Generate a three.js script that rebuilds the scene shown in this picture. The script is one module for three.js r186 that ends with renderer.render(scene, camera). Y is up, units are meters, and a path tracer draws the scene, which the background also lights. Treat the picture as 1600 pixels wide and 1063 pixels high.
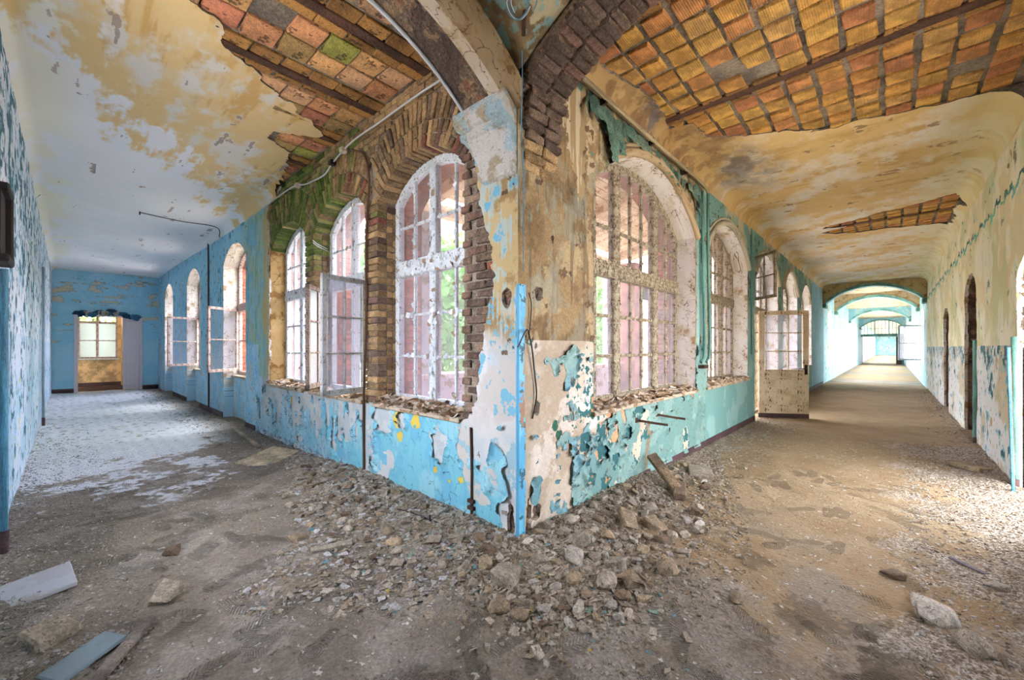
import * as THREE from 'three';
import { mergeGeometries } from 'three/addons/utils/BufferGeometryUtils.js';

// ---------------------------------------------------------------- camera, sky, exposure
// World: x runs down the right-hand corridor, -z down the left-hand corridor (w = -z), y up, metres.
const scene = new THREE.Scene();
const camera = new THREE.PerspectiveCamera(2 * Math.atan(531.5 / 640) * 180 / Math.PI, 1600 / 1063, 0.05, 400);
camera.position.set(0, 1.6, 0);
camera.lookAt(0.73513, 1.6, -0.67793);
camera.setViewOffset(1600, 1063, 0, -11.5, 1600, 1063);      // shifted lens: verticals stay vertical
scene.add(camera);

scene.background = new THREE.Color().setRGB(0.97, 0.985, 1.03);   // even overcast sky
scene.backgroundIntensity = 1.0;

const renderer = new THREE.WebGLRenderer({ antialias: true });
renderer.toneMapping = THREE.LinearToneMapping;
renderer.toneMappingExposure = 19;
renderer.shadowMap.enabled = true;

// ---------------------------------------------------------------- small tools
const V3 = (x, y, z) => new THREE.Vector3(x, y, z);
function rng(seed) { let s = seed | 0; return () => { s = (s + 0x6d2b79f5) | 0; let t = Math.imul(s ^ (s >>> 15), 1 | s); t = (t + Math.imul(t ^ (t >>> 7), 61 | t)) ^ t; return ((t ^ (t >>> 14)) >>> 0) / 4294967296; }; }
const clamp = (x, a = 0, b = 1) => (x < a ? a : x > b ? b : x);
const smooth = (a, b, x) => { const t = clamp((x - a) / (b - a)); return t * t * (3 - 2 * t); };
const lerp = (a, b, t) => a + (b - a) * t;

// periodic noise fields, 512 x 512, spread evenly over 0..1 so that a threshold is a share of the area
const NN = 512;
function equalize(a) {
  const bins = new Float64Array(4096); let lo = 1e9, hi = -1e9;
  for (const x of a) { if (x < lo) lo = x; if (x > hi) hi = x; }
  const k = 4095 / (hi - lo);
  for (const x of a) bins[((x - lo) * k) | 0]++;
  let s = 0; for (let i = 0; i < 4096; i++) { s += bins[i]; bins[i] = s / a.length; }
  for (let i = 0; i < a.length; i++) a[i] = bins[((a[i] - lo) * k) | 0];
  return a;
}
function fbm(base, oct, gain, seed, sx = 1) {
  const out = new Float32Array(NN * NN); let amp = 1;
  for (let o = 0; o < oct; o++, amp *= gain) {
    const ny = base << o, nx = Math.max(1, Math.round(ny * sx)), r = rng(seed + o * 77), lat = new Float32Array(nx * ny);
    for (let i = 0; i < lat.length; i++) lat[i] = r();
    if (nx > NN) break;
    for (let y = 0; y < NN; y++) {
      const fy = y / NN * ny, iy = Math.floor(fy), ty = fy - iy, wy = ty * ty * (3 - 2 * ty), r0 = (iy % ny) * nx, r1 = ((iy + 1) % ny) * nx;
      for (let x = 0; x < NN; x++) {
        const fx = x / NN * nx, ix = Math.floor(fx), tx = fx - ix, wx = tx * tx * (3 - 2 * tx), a = ix % nx, b = (ix + 1) % nx;
        out[y * NN + x] += amp * lerp(lerp(lat[r0 + a], lat[r0 + b], wx), lerp(lat[r1 + a], lat[r1 + b], wx), wy);
      }
    }
  }
  return equalize(out);
}
function worley(g, seed) {           // distance to the cell border (cracks), and a number per cell
  const r = rng(seed), px = new Float32Array(g * g), py = new Float32Array(g * g), id = new Float32Array(g * g);
  for (let i = 0; i < g * g; i++) { px[i] = r(); py[i] = r(); id[i] = r(); }
  const edge = new Float32Array(NN * NN), cell = new Float32Array(NN * NN);
  for (let y = 0; y < NN; y++) for (let x = 0; x < NN; x++) {
    const fx = x / NN * g, fy = y / NN * g, ix = Math.floor(fx), iy = Math.floor(fy); let a = 9, b = 9, c = 0;
    for (let j = -1; j <= 1; j++) for (let i = -1; i <= 1; i++) {
      const k = ((iy + j + g) % g) * g + ((ix + i + g) % g), dx = ix + i + px[k] - fx, dy = iy + j + py[k] - fy, d = Math.sqrt(dx * dx + dy * dy);
      if (d < a) { b = a; a = d; c = id[k]; } else if (d < b) b = d;
    }
    edge[y * NN + x] = b - a; cell[y * NN + x] = c;
  }
  return { edge, cell };
}
const NA = fbm(4, 7, 0.55, 11), NB = fbm(4, 7, 0.7, 23), NC = fbm(16, 5, 0.6, 37), ND = fbm(64, 3, 0.7, 41);
const NV = fbm(4, 6, 0.65, 53, 6);        // drawn out along y: runs and streaks
const NH = fbm(24, 5, 0.6, 59, 0.16);     // drawn out along x
const WA = worley(12, 5), WB = worley(30, 6);
function S(a, x, y) {                     // bilinear, x and y in tiles
  x = (x - Math.floor(x)) * NN; y = (y - Math.floor(y)) * NN;
  const ix = x | 0, iy = y | 0, tx = x - ix, ty = y - iy, x0 = ix & 511, x1 = (ix + 1) & 511, r0 = (iy & 511) << 9, r1 = ((iy + 1) & 511) << 9;
  return (a[r0 + x0] * (1 - tx) + a[r0 + x1] * tx) * (1 - ty) + (a[r1 + x0] * (1 - tx) + a[r1 + x1] * tx) * ty;
}
// a surface texture in metres: fn(u, v, c) fills c[0..2] with sRGB 0..255 and c[3] with relief 0..1
function tex(u0, u1, v0, v1, ppm, fn, repeat = false) {
  const w = Math.min(2048, Math.round((u1 - u0) * ppm)), h = Math.min(2048, Math.round((v1 - v0) * ppm)), col = new Uint8Array(w * h * 4), rel = new Uint8Array(w * h * 4), c = [0, 0, 0, 0.5];
  for (let y = 0, i = 0; y < h; y++) for (let x = 0; x < w; x++, i += 4) {
    c[3] = 0.5; fn(u0 + (x + 0.5) / w * (u1 - u0), v0 + (y + 0.5) / h * (v1 - v0), c);
    col[i] = clamp(c[0], 0, 255); col[i + 1] = clamp(c[1], 0, 255); col[i + 2] = clamp(c[2], 0, 255); col[i + 3] = 255;
    rel[i] = rel[i + 1] = rel[i + 2] = clamp(c[3]) * 255; rel[i + 3] = 255;
  }
  const made = [col, rel].map((d, k) => {
    const t = new THREE.DataTexture(d, w, h); t.magFilter = t.minFilter = THREE.LinearFilter; if (!k) t.colorSpace = THREE.SRGBColorSpace;
    t.wrapS = t.wrapT = repeat ? THREE.RepeatWrapping : THREE.ClampToEdgeWrapping;
    t.repeat.set(1 / (u1 - u0), 1 / (v1 - v0)); t.offset.set(-u0 / (u1 - u0), -v0 / (v1 - v0)); t.needsUpdate = true; return t;
  });
  return { map: made[0], bump: made[1], pixels: w * h };
}
function mat(t, relief = 0.01, rough = 0.9, more = {}) { return new THREE.MeshStandardMaterial({ map: t.map, bumpMap: t.bump, bumpScale: relief, roughness: rough, metalness: 0, ...more }); }
const mix3 = (c, r, g, b, t) => { c[0] += (r - c[0]) * t; c[1] += (g - c[1]) * t; c[2] += (b - c[2]) * t; };
const set3 = (c, r, g, b) => { c[0] = r; c[1] = g; c[2] = b; };
const mul3 = (c, k) => { c[0] *= k; c[1] *= k; c[2] *= k; };

// frames of the walls: (u along, v up, d out of the wall into the corridor)
const basis = (o, u, v, d) => new THREE.Matrix4().set(u[0], v[0], d[0], o[0], u[1], v[1], d[1], o[1], u[2], v[2], d[2], o[2], 0, 0, 0, 1);
const XI = 2.4, WI = 2.15, XO = -0.38, WO = -1.05, CEIL = 4.34;
const ML = basis([XI, 0, 0], [0, 0, -1], [0, 1, 0], [-1, 0, 0]);      // inner wall of the left corridor, u = w
const MR = basis([0, 0, -WI], [1, 0, 0], [0, 1, 0], [0, 0, 1]);       // inner wall of the right corridor, u = x
const MOL = basis([XO, 0, 0], [0, 0, -1], [0, 1, 0], [1, 0, 0]);      // outer wall, left corridor
const MOR = basis([0, 0, -WO], [1, 0, 0], [0, 1, 0], [0, 0, -1]);     // outer wall, right corridor
const MC = basis([0, CEIL, 0], [1, 0, 0], [0, 0, -1], [0, -1, 0]);    // ceilings, u = x, v = w
const MF = basis([0, 0, 0], [1, 0, 0], [0, 0, -1], [0, 1, 0]);        // floor, u = x, v = w
function put(g, M) {                       // into the world; keeps faces outward when M mirrors
  g.applyMatrix4(M);
  if (M.determinant() < 0) {
    if (g.index) { const a = g.index.array; for (let i = 0; i < a.length; i += 3) { const t = a[i]; a[i] = a[i + 1]; a[i + 1] = t; } }
    else for (const n of Object.keys(g.attributes)) { const t = g.attributes[n], k = t.itemSize; for (let i = 0; i < t.count; i += 3) for (let c = 0; c < k; c++) { const q = t.array[i * k + c]; t.array[i * k + c] = t.array[(i + 1) * k + c]; t.array[(i + 1) * k + c] = q; } }
  }
  return g;
}
const taken = new Map();
function named(name) { const n = taken.get(name) ?? 0; taken.set(name, n + 1); return n ? name + '_' + String(n).padStart(3, '0') : name; }
function shade(o) { o.castShadow = o.receiveShadow = true; return o; }
function top(o, name, label, category, group, kind) {
  o.name = named(name); o.userData = { label, category }; if (group) o.userData.group = group; if (kind) o.userData.kind = kind;
  scene.add(o); shade(o); return o;
}
const structure = (o, name, label, category) => top(o, name, label, category, null, 'structure');
const part = (parent, name, g, m) => { const o = shade(new THREE.Mesh(g, m)); o.name = name; parent.add(o); return o; };
const group = () => new THREE.Group();

// a thin plate in (u, v) clipped where g(u, v) < 0, with a broken edge of the given thickness; faces d = front(u, v)
function sheet({ u0, u1, v0, v1, step, g, thick = 0.03, front = null, edge = true, shell = 0 }) {
  const nu = Math.max(1, Math.round((u1 - u0) / step)), nv = Math.max(1, Math.round((v1 - v0) / step)), du = (u1 - u0) / nu, dv = (v1 - v0) / nv;
  const val = new Float32Array((nu + 1) * (nv + 1)), pos = [], key = new Map(), tri = [], side = [];
  for (let j = 0; j <= nv; j++) for (let i = 0; i <= nu; i++) val[j * (nu + 1) + i] = g ? g(u0 + i * du, v0 + j * dv) : 1;
  const add = (u, v) => { pos.push(u, v, front ? front(u, v) : 0); return pos.length / 3 - 1; };
  const vert = (k) => { let n = key.get(k); if (n === undefined) { n = add(u0 + (k % (nu + 1)) * du, v0 + Math.floor(k / (nu + 1)) * dv); key.set(k, n); } return n; };
  const cut = (a, b) => {
    if (a > b) { const t = a; a = b; b = t; }
    const k = -(a * (nu + 1) * (nv + 1) + b) - 1; let n = key.get(k);
    if (n === undefined) {
      const t = val[a] / (val[a] - val[b]), ua = u0 + (a % (nu + 1)) * du, va = v0 + Math.floor(a / (nu + 1)) * dv, ub = u0 + (b % (nu + 1)) * du, vb = v0 + Math.floor(b / (nu + 1)) * dv;
      n = add(lerp(ua, ub, t), lerp(va, vb, t)); key.set(k, n);
    }
    return n;
  };
  for (let j = 0; j < nv; j++) for (let i = 0; i < nu; i++) {
    const a = j * (nu + 1) + i, b = a + 1, c = a + nu + 2, d = a + nu + 1;
    for (const t of [[a, b, c], [a, c, d]]) {
      const poly = []; let first = -1, second = -1;
      for (let q = 0; q < 3; q++) {
        const p = t[q], n = t[(q + 1) % 3];
        if (val[p] > 0) poly.push(vert(p));
        if ((val[p] > 0) !== (val[n] > 0)) { const m = cut(p, n); poly.push(m); if (val[p] > 0) first = m; else second = m; }
      }
      for (let q = 2; q < poly.length; q++) tri.push(poly[0], poly[q - 1], poly[q]);
      if (first >= 0 && edge) side.push(first, second);
    }
  }
  const n = pos.length / 3, P = new Float32Array(n * 3), UV = new Float32Array(n * 2);
  P.set(pos); for (let i = 0; i < n; i++) { UV[i * 2] = pos[i * 3]; UV[i * 2 + 1] = pos[i * 3 + 1]; }
  const G = new THREE.BufferGeometry(); G.setAttribute('position', new THREE.BufferAttribute(P, 3)); G.setIndex(tri); G.computeVertexNormals();
  G.setAttribute('uv', new THREE.BufferAttribute(UV, 2));
  if (!side.length) { G.addGroup(0, tri.length, 0); return G; }
  const E = [], EN = [], EU = [], EI = [];
  for (let i = 0; i < side.length; i += 2) {
    const a = side[i], b = side[i + 1], k = E.length / 3, ax = pos[a * 3], ay = pos[a * 3 + 1], az = pos[a * 3 + 2], bx = pos[b * 3], by = pos[b * 3 + 1], bz = pos[b * 3 + 2];
    let nx = -(by - ay), ny = bx - ax; const l = Math.hypot(nx, ny) || 1; nx /= -l; ny /= -l;
    E.push(ax, ay, az, bx, by, bz, bx, by, shell ? bz - shell : -thick, ax, ay, shell ? az - shell : -thick);
    for (let q = 0; q < 4; q++) EN.push(nx, ny, 0);
    EU.push(ax + ay, az, bx + by, bz, bx + by, -thick, ax + ay, -thick); EI.push(k, k + 2, k + 1, k, k + 3, k + 2);
  }
  const all = new THREE.BufferGeometry(), cat = (a, b) => { const r = new Float32Array(a.length + b.length); r.set(a); r.set(b, a.length); return r; };
  all.setAttribute('position', new THREE.BufferAttribute(cat(P, E), 3)); all.setAttribute('normal', new THREE.BufferAttribute(cat(G.attributes.normal.array, EN), 3)); all.setAttribute('uv', new THREE.BufferAttribute(cat(UV, EU), 2));
  all.setIndex(tri.concat(EI.map((x) => x + n))); all.addGroup(0, tri.length, 0); all.addGroup(tri.length, EI.length, 1);
  return all;
}
// circle over a span: height of an arch at u
function arch(u0, u1, spring, apex) {
  const c = (u0 + u1) / 2, a = (u1 - u0) / 2, r = apex - spring, R = (a * a + r * r) / (2 * r), yc = apex - R;
  const f = (u) => { const d = Math.abs(u - c); return d >= a ? spring : yc + Math.sqrt(R * R - d * d); };
  return Object.assign(f, { c, R, yc, a, u0, u1, spring, apex, angle: Math.asin(a / R) });
}
function opening(u0, u1, v0, spring, apex) { const f = arch(u0, u1, spring, apex); return { u0, u1, v0, f, spring, apex, sd: (u, v) => Math.max(u0 - u, u - u1, v0 - v, v - f(u)) }; }
function pathOf(o, inset = 0, bottom = inset) {        // the opening's outline as a closed Path / Shape point list
  const u0 = o.u0 + inset, u1 = o.u1 - inset, pts = [[u0, o.v0 + bottom], [u1, o.v0 + bottom]], n = 20;
  if (o.apex - o.spring < 0.01) pts.push([u1, o.spring - inset], [u0, o.spring - inset]);
  else { const f = arch(u0, u1, o.spring - inset * 0.4, o.apex - inset); for (let i = 0; i <= n; i++) { const u = lerp(u1, u0, i / n); pts.push([u, f(u)]); } }
  return pts;
}
const shapeOf = (pts) => new THREE.Shape(pts.map(([x, y]) => new THREE.Vector2(x, y)));
function slab(pts, holes, d0, d1) {                    // extruded from d0 to d1 (d1 > d0)
  const s = shapeOf(pts); for (const h of holes) s.holes.push(new THREE.Path(h.map(([x, y]) => new THREE.Vector2(x, y))));
  const g = new THREE.ExtrudeGeometry(s, { depth: d1 - d0, bevelEnabled: false, curveSegments: 8 }); g.translate(0, 0, d0); return g;
}
const rect = (u0, u1, v0, v1) => [[u0, v0], [u1, v0], [u1, v1], [u0, v1]];
// box with chamfered edges, 44 triangles, uv in metres, optional unevenness
function chamfer(w, h, d, c, r = null, j = 0) {
  c = Math.min(c, w / 2.1, h / 2.1, d / 2.1);
  const H = [w / 2, h / 2, d / 2], corner = {}, tri = [];
  for (const sx of [-1, 1]) for (const sy of [-1, 1]) for (const sz of [-1, 1]) {
    const s = [sx, sy, sz], jx = r ? [(r() - 0.5) * j, (r() - 0.5) * j, (r() - 0.5) * j] : [0, 0, 0];
    corner[s] = [0, 1, 2].map((ax) => [0, 1, 2].map((k) => s[k] * (H[k] - (k === ax ? 0 : c)) + jx[k]));
  }
  const quad = (a, b, e, f) => tri.push(a, b, e, a, e, f);
  for (let ax = 0; ax < 3; ax++) {
    const p = (ax + 1) % 3, q = (ax + 2) % 3;
    for (const s of [-1, 1]) {
      const at = (a, b) => { const k = [0, 0, 0]; k[ax] = s; k[p] = a; k[q] = b; return corner[k][ax]; };
      const f = [at(-1, -1), at(1, -1), at(1, 1), at(-1, 1)]; if (s < 0) f.reverse(); quad(...f);
    }
    for (const a of [-1, 1]) for (const b of [-1, 1]) {       // edge along ax, between faces p (sign a) and q (sign b)
      const at = (s, face) => { const k = [0, 0, 0]; k[ax] = s; k[p] = a; k[q] = b; return corner[k][face]; };
      const f = [at(-1, p), at(1, p), at(1, q), at(-1, q)]; if (a * b < 0) f.reverse(); f.reverse(); quad(...f);
    }
  }
  for (const sx of [-1, 1]) for (const sy of [-1, 1]) for (const sz of [-1, 1]) { const f = corner[[sx, sy, sz]].slice(); if (sx * sy * sz < 0) f.reverse(); tri.push(...f); }
  const P = new Float32Array(tri.length * 3), U = new Float32Array(tri.length * 2);
  tri.forEach((v, i) => P.set(v, i * 3));
  const G = new THREE.BufferGeometry(); G.setAttribute('position', new THREE.BufferAttribute(P, 3)); G.computeVertexNormals();
  const N = G.attributes.normal.array, ou = r ? r() * 3 : 0, ov = r ? r() * 3 : 0;
  for (let i = 0; i < tri.length; i++) {
    const t = Math.floor(i / 3) * 9, n = [Math.abs(N[t]), Math.abs(N[t + 1]), Math.abs(N[t + 2])], m = n[0] > n[1] && n[0] > n[2] ? 0 : n[1] > n[2] ? 1 : 2;
    U[i * 2] = ou + tri[i][m === 0 ? 2 : 0]; U[i * 2 + 1] = ov + tri[i][m === 1 ? 2 : 1];
  }
  G.setAttribute('uv', new THREE.BufferAttribute(U, 2));
  return G;
}
const box = (x0, x1, y0, y1, z0, z1, c = 0.004) => { const g = chamfer(Math.abs(x1 - x0), Math.abs(y1 - y0), Math.abs(z1 - z0), c); g.translate((x0 + x1) / 2, (y0 + y1) / 2, (z0 + z1) / 2); return g; };
function merged(list) { const l = list.map((g) => { const q = g.index ? g.toNonIndexed() : g; for (const n of Object.keys(q.attributes)) if (!['position', 'normal', 'uv'].includes(n)) q.deleteAttribute(n); q.clearGroups(); return q; }); return mergeGeometries(l, false); }
function tube(points, radius, sides = 6, seg = 0, curve = true) {
  const c = curve ? new THREE.CatmullRomCurve3(points) : (() => { const p = new THREE.CurvePath(); for (let i = 1; i < points.length; i++) p.add(new THREE.LineCurve3(points[i - 1], points[i])); return p; })();
  return new THREE.TubeGeometry(c, seg || points.length * 6, radius, sides, false);
}
function inPoly(p, x, y) { let r = false; for (let i = 0, j = p.length - 1; i < p.length; j = i++) if ((p[i][1] > y) !== (p[j][1] > y) && x < (p[j][0] - p[i][0]) * (y - p[i][1]) / (p[j][1] - p[i][1]) + p[i][0]) r = !r; return r; }
function sdPoly(p, x, y) {                 // negative inside
  let d = 1e9; for (let i = 0, j = p.length - 1; i < p.length; j = i++) { const ex = p[i][0] - p[j][0], ey = p[i][1] - p[j][1], wx = x - p[j][0], wy = y - p[j][1], t = clamp((wx * ex + wy * ey) / (ex * ex + ey * ey)); d = Math.min(d, Math.hypot(wx - ex * t, wy - ey * t)); }
  return inPoly(p, x, y) ? -d : d;
}

// ---------------------------------------------------------------- surfaces
const tile = (n, ppm, fn) => tex(0, n, 0, n, ppm, fn, true);            // repeats every n metres (noise below has period n)
const tBrick = tile(1, 256, (u, v, c) => { const a = S(NB, u, v), b = S(ND, u, v), k = 150 + 70 * a + 50 * (b - 0.5); set3(c, k, k * 0.985, k * 0.96); c[3] = 0.35 * a + 0.4 * b + 0.25 * S(NC, u, v); if (b > 0.93) mul3(c, 0.62); });
const brickMat = (r, g, b) => new THREE.MeshStandardMaterial({ map: tBrick.map, bumpMap: tBrick.bump, bumpScale: 0.012, roughness: 0.95, color: new THREE.Color().setRGB(r / 255, g / 255, b / 255, THREE.SRGBColorSpace).multiplyScalar(1.7) });
const BR = {
  tan: [brickMat(170, 142, 102), brickMat(158, 130, 94), brickMat(180, 152, 110), brickMat(150, 124, 92)],
  brown: [brickMat(126, 106, 90), brickMat(112, 94, 82), brickMat(138, 116, 98), brickMat(118, 92, 80)],
  moss: [brickMat(118, 134, 62), brickMat(142, 142, 84), brickMat(92, 118, 48), brickMat(156, 142, 92)],
  red: [brickMat(164, 96, 76), brickMat(176, 110, 88), brickMat(140, 88, 72)],
};
const tMortar = tile(1, 256, (u, v, c) => { const a = S(NB, u, v), b = S(ND, u, v), k = 88 + 50 * a + 26 * b; set3(c, k * 1.04, k * 0.95, k * 0.82); c[3] = 0.5 * a + 0.5 * b; });
const mMortar = mat(tMortar, 0.012, 0.97);
// rough brown underside of arches: broken plaster over brick
const tRough = tile(2, 300, (u, v, c) => {
  const a = S(NA, u / 2, v / 2), b = S(NC, u / 2, v / 2), d = S(ND, u, v), e = S(WB.cell, u / 2, v / 2);
  set3(c, 118, 100, 82); mix3(c, 84, 70, 60, smooth(0.45, 0.75, a)); mix3(c, 150, 120, 88, smooth(0.62, 0.8, b) * 0.7); mix3(c, 130, 82, 62, e > 0.9 ? 0.6 : 0); mul3(c, 0.85 + 0.3 * d); c[3] = 0.45 * a + 0.35 * b + 0.2 * d;
});
const mRough = mat(tRough, 0.05, 0.97);
// white lime plaster of reveals with hair cracks
const tReveal = tile(2, 260, (u, v, c) => {
  const a = S(NA, u / 2, v / 2), b = S(NC, u / 2, v / 2), d = S(ND, u, v);
  set3(c, 222, 214, 202); mix3(c, 196, 178, 150, smooth(0.55, 0.9, a) * 0.8); mix3(c, 236, 232, 228, smooth(0.6, 0.3, b) * 0.5);
  const peel = smooth(0.8, 0.82, b * 0.7 + a * 0.3); mix3(c, 176, 150, 116, peel); c[3] = 0.6 - 0.35 * peel + 0.1 * d;
  const k = S(WA.edge, u / 2 + a * 0.08, v / 2 + b * 0.05); if (k < 0.022 && a > 0.3) { mix3(c, 96, 82, 68, 0.8); c[3] = 0.15; }
});
const mReveal = mat(tReveal, 0.008, 0.92);
// flaking paint on window wood: light is the paint, brown-grey the wood under it
const woodTex = (paint, wood, cover, seed) => tile(1, 420, (u, v, c) => {
  const a = S(NC, u * 6 + seed, v * 4), b = S(NB, u * 7, v * 4 + seed), g = S(NV, u * 3, v), d = S(ND, u, v), n = 0.6 * a + 0.4 * b;
  if (n < cover) { set3(c, ...paint); mul3(c, 0.93 + 0.1 * d); mix3(c, 190, 176, 150, smooth(cover - 0.12, cover, n) * 0.5); c[3] = 0.75 + 0.2 * d; }
  else { set3(c, ...wood); mul3(c, 0.75 + 0.5 * g); c[3] = 0.15 + 0.2 * g; }
});
const tWoodWhite = woodTex([212, 220, 224], [140, 124, 106], 0.8, 0.13), tWoodCream = woodTex([176, 164, 138], [104, 88, 68], 0.6, 0.47), tWoodPink = woodTex([196, 176, 172], [128, 98, 90], 0.66, 0.71);
const mWoodWhite = mat(tWoodWhite, 0.006, 0.75), mWoodCream = mat(tWoodCream, 0.007, 0.85), mWoodPink = mat(tWoodPink, 0.005, 0.7);
const tDoor = tile(2, 400, (u, v, c) => {
  const a = S(NA, u / 2, v / 2), b = S(NC, u * 1.5, v), d = S(ND, u, v), g = S(NV, u * 1.5, v);
  set3(c, 222, 206, 176); mix3(c, 206, 184, 148, smooth(0.4, 0.8, a)); mul3(c, 0.96 + 0.07 * d); c[3] = 0.7 + 0.1 * d;
  const n = S(NC, u * 3, v * 1.5) * 0.55 + g * 0.45; if (n > 0.86) { set3(c, 112, 84, 62); mul3(c, 0.8 + 0.4 * d); c[3] = 0.2; } else if (n > 0.84) { set3(c, 232, 222, 200); c[3] = 0.95; }
});
const mDoor = mat(tDoor, 0.006, 0.7);
const plain = (r, g, b, rough = 0.8, more = {}) => new THREE.MeshStandardMaterial({ color: new THREE.Color().setRGB(r / 255, g / 255, b / 255, THREE.SRGBColorSpace), roughness: rough, ...more });
const grained = (t, r, g, b, k = 1.6, bump = 0.006, rough = 0.9) => new THREE.MeshStandardMaterial({ map: t.map, bumpMap: t.bump, bumpScale: bump, roughness: rough, color: new THREE.Color().setRGB(r / 255, g / 255, b / 255, THREE.SRGBColorSpace).multiplyScalar(k) });
// dusty glass: a thin pane that scatters a little of the light
const mGlass = new THREE.MeshPhysicalMaterial({ color: new THREE.Color(0.93, 0.93, 0.99), transmission: 1, roughness: 0.24, thickness: 0, ior: 1.45 });
const mGlassDusty = new THREE.MeshPhysicalMaterial({ color: new THREE.Color(0.9, 0.9, 0.98), transmission: 1, roughness: 0.42, thickness: 0, ior: 1.45 });
const mGlassLow = new THREE.MeshPhysicalMaterial({ color: new THREE.Color(0.92, 0.92, 1), transmission: 1, roughness: 0.3, thickness: 0, ior: 1.45 });
const mRust = grained(tBrick, 92, 62, 46, 1.6, 0.01, 0.9);
const mDark = plain(44, 36, 34, 0.8);
const mKick = grained(tBrick, 92, 66, 70, 1.5, 0.003, 0.7);
const mWire = plain(196, 200, 200, 0.6), mBlackWire = plain(40, 40, 44, 0.6), mPipeCream = grained(tBrick, 196, 178, 142, 1.5, 0.004, 0.7), mPipeTeal = grained(tBrick, 116, 176, 166, 1.5, 0.004, 0.6), mPipeBlue = grained(tBrick, 96, 172, 208, 1.5, 0.004, 0.5);

// --- walls of the left corridor, u = w
function leftInner(u, v, c) {
  const a = S(NA, u / 3, v / 3), b = S(NB, u / 1.3, v / 1.3), n = S(NC, u / 1.6, v / 1.6), d = S(ND, u * 1.1, v * 1.1), s = S(NV, u / 1.2, v / 3);
  if (u < 3) {                                            // the corner pier
    set3(c, 206, 206, 202); c[3] = 0.5 + 0.1 * d;
    mix3(c, 170, 196, 208, smooth(0.5, 0.8, b) * 0.6); mix3(c, 188, 180, 166, smooth(0.55, 0.85, a) * 0.7);
    const up = smooth(1.72, 1.95, v + (a - 0.5) * 0.35);
    if (up > 0) {
      const o = [184, 160, 112, 0]; mix3(o, 150, 122, 78, smooth(0.5, 0.85, b)); mix3(o, 164, 184, 182, smooth(0.38, 0.62, S(NV, u * 1.7, v / 2) * 0.5 + n * 0.5 + (v - 2.4) * 0.12) * 0.85);
      mix3(c, o[0], o[1], o[2], up); c[3] = 0.45 + 0.2 * b;
      if (n > 0.86 && b > 0.4) { mix3(c, 96, 168, 200, 0.85); c[3] += 0.15; }
    }
    if (n < 0.13 && v < 2) { mix3(c, 104, 176, 200, 0.85); c[3] += 0.15; }
    if (b > 0.985) { mix3(c, 92, 70, 52, 0.8); c[3] = 0.1; }
    if (v < 1) mix3(c, 200, 196, 186, 0.4);
  } else if (v < 1.66 + (u > 8.6 ? 0 : -0.6)) {           // dado, seen where the paint sheet is gone or beyond it
    set3(c, 196, 198, 194); mix3(c, 176, 184, 184, smooth(0.4, 0.8, b)); c[3] = 0.3 + 0.15 * d;
    if (u > 8.4) {
      const keep = S(NV, u / 1.0, v / 2.4) * 0.55 + n * 0.45;
      if (keep < 0.68) { set3(c, 142, 204, 232); mix3(c, 176, 216, 236, smooth(0.3, 0.6, b)); c[3] = 0.8; }
      if (keep > 0.62 && keep < 0.68) { mix3(c, 214, 222, 222, 0.6); }
      const cr = S(WB.edge, u / 1.2 + b * 0.03, v / 3.4); if (cr < 0.045) { mix3(c, 66, 90, 104, 0.6); c[3] = 0.2; }
    }
    
  } else {                                                // upper wall beyond the brickwork
    set3(c, 158, 198, 208); mix3(c, 130, 190, 214, smooth(0.45, 0.75, a)); mix3(c, 186, 196, 190, smooth(0.62, 0.8, b) * 0.7); c[3] = 0.6 + 0.1 * d;
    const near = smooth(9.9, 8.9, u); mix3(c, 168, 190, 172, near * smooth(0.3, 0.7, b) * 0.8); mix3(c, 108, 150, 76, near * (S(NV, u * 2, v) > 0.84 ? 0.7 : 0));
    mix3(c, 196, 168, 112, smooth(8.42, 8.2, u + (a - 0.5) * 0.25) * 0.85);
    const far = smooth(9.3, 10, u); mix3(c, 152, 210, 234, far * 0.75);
    const fl = n * 0.6 + S(NV, u, v / 1.5) * 0.4; if (fl > 0.79 && u > 9.2) { mix3(c, 44, 92, 118, 0.75); c[3] = 0.2; } else if (fl > 0.76 && u > 9.2) mix3(c, 206, 222, 226, 0.7);
  }
}
function leftOuter(u, v, c) {                             // light blue, thick with curled dark teal flakes
  const a = S(NA, u / 4, v / 4), b = S(NB, u / 1.4, v / 1.4), n = S(NC, u / 2.2, v / 1.6), d = S(ND, u * 1.2, v * 1.2), s = S(NV, u / 1.5, v / 2.5);
  set3(c, 214, 229, 238); mix3(c, 228, 232, 240, smooth(0.4, 0.75, a)); mix3(c, 168, 210, 228, smooth(0.66, 0.86, b) * 0.7); c[3] = 0.55;
  if (v < 1.76) { mix3(c, 160, 200, 228, 0.25 + 0.3 * smooth(0.6, 0.3, a)); }
  const bias = smooth(1.4, 3.2, v) * 0.15 + smooth(13, 5.5, u) * 0.1 - 0.02, k = n * 0.55 + b * 0.2 + s * 0.25;
  if (k > 0.80 - bias) { set3(c, 46, 92, 106); mix3(c, 70, 132, 148, d); c[3] = 0.2; } else if (k > 0.755 - bias) { set3(c, 92, 158, 186); c[3] = 0.95; } else if (k > 0.735 - bias) { set3(c, 218, 228, 232); c[3] = 0.8; }
  if (n < 0.02 && v < 1.4) mix3(c, 206, 186, 60, 0.8);
}
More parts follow.
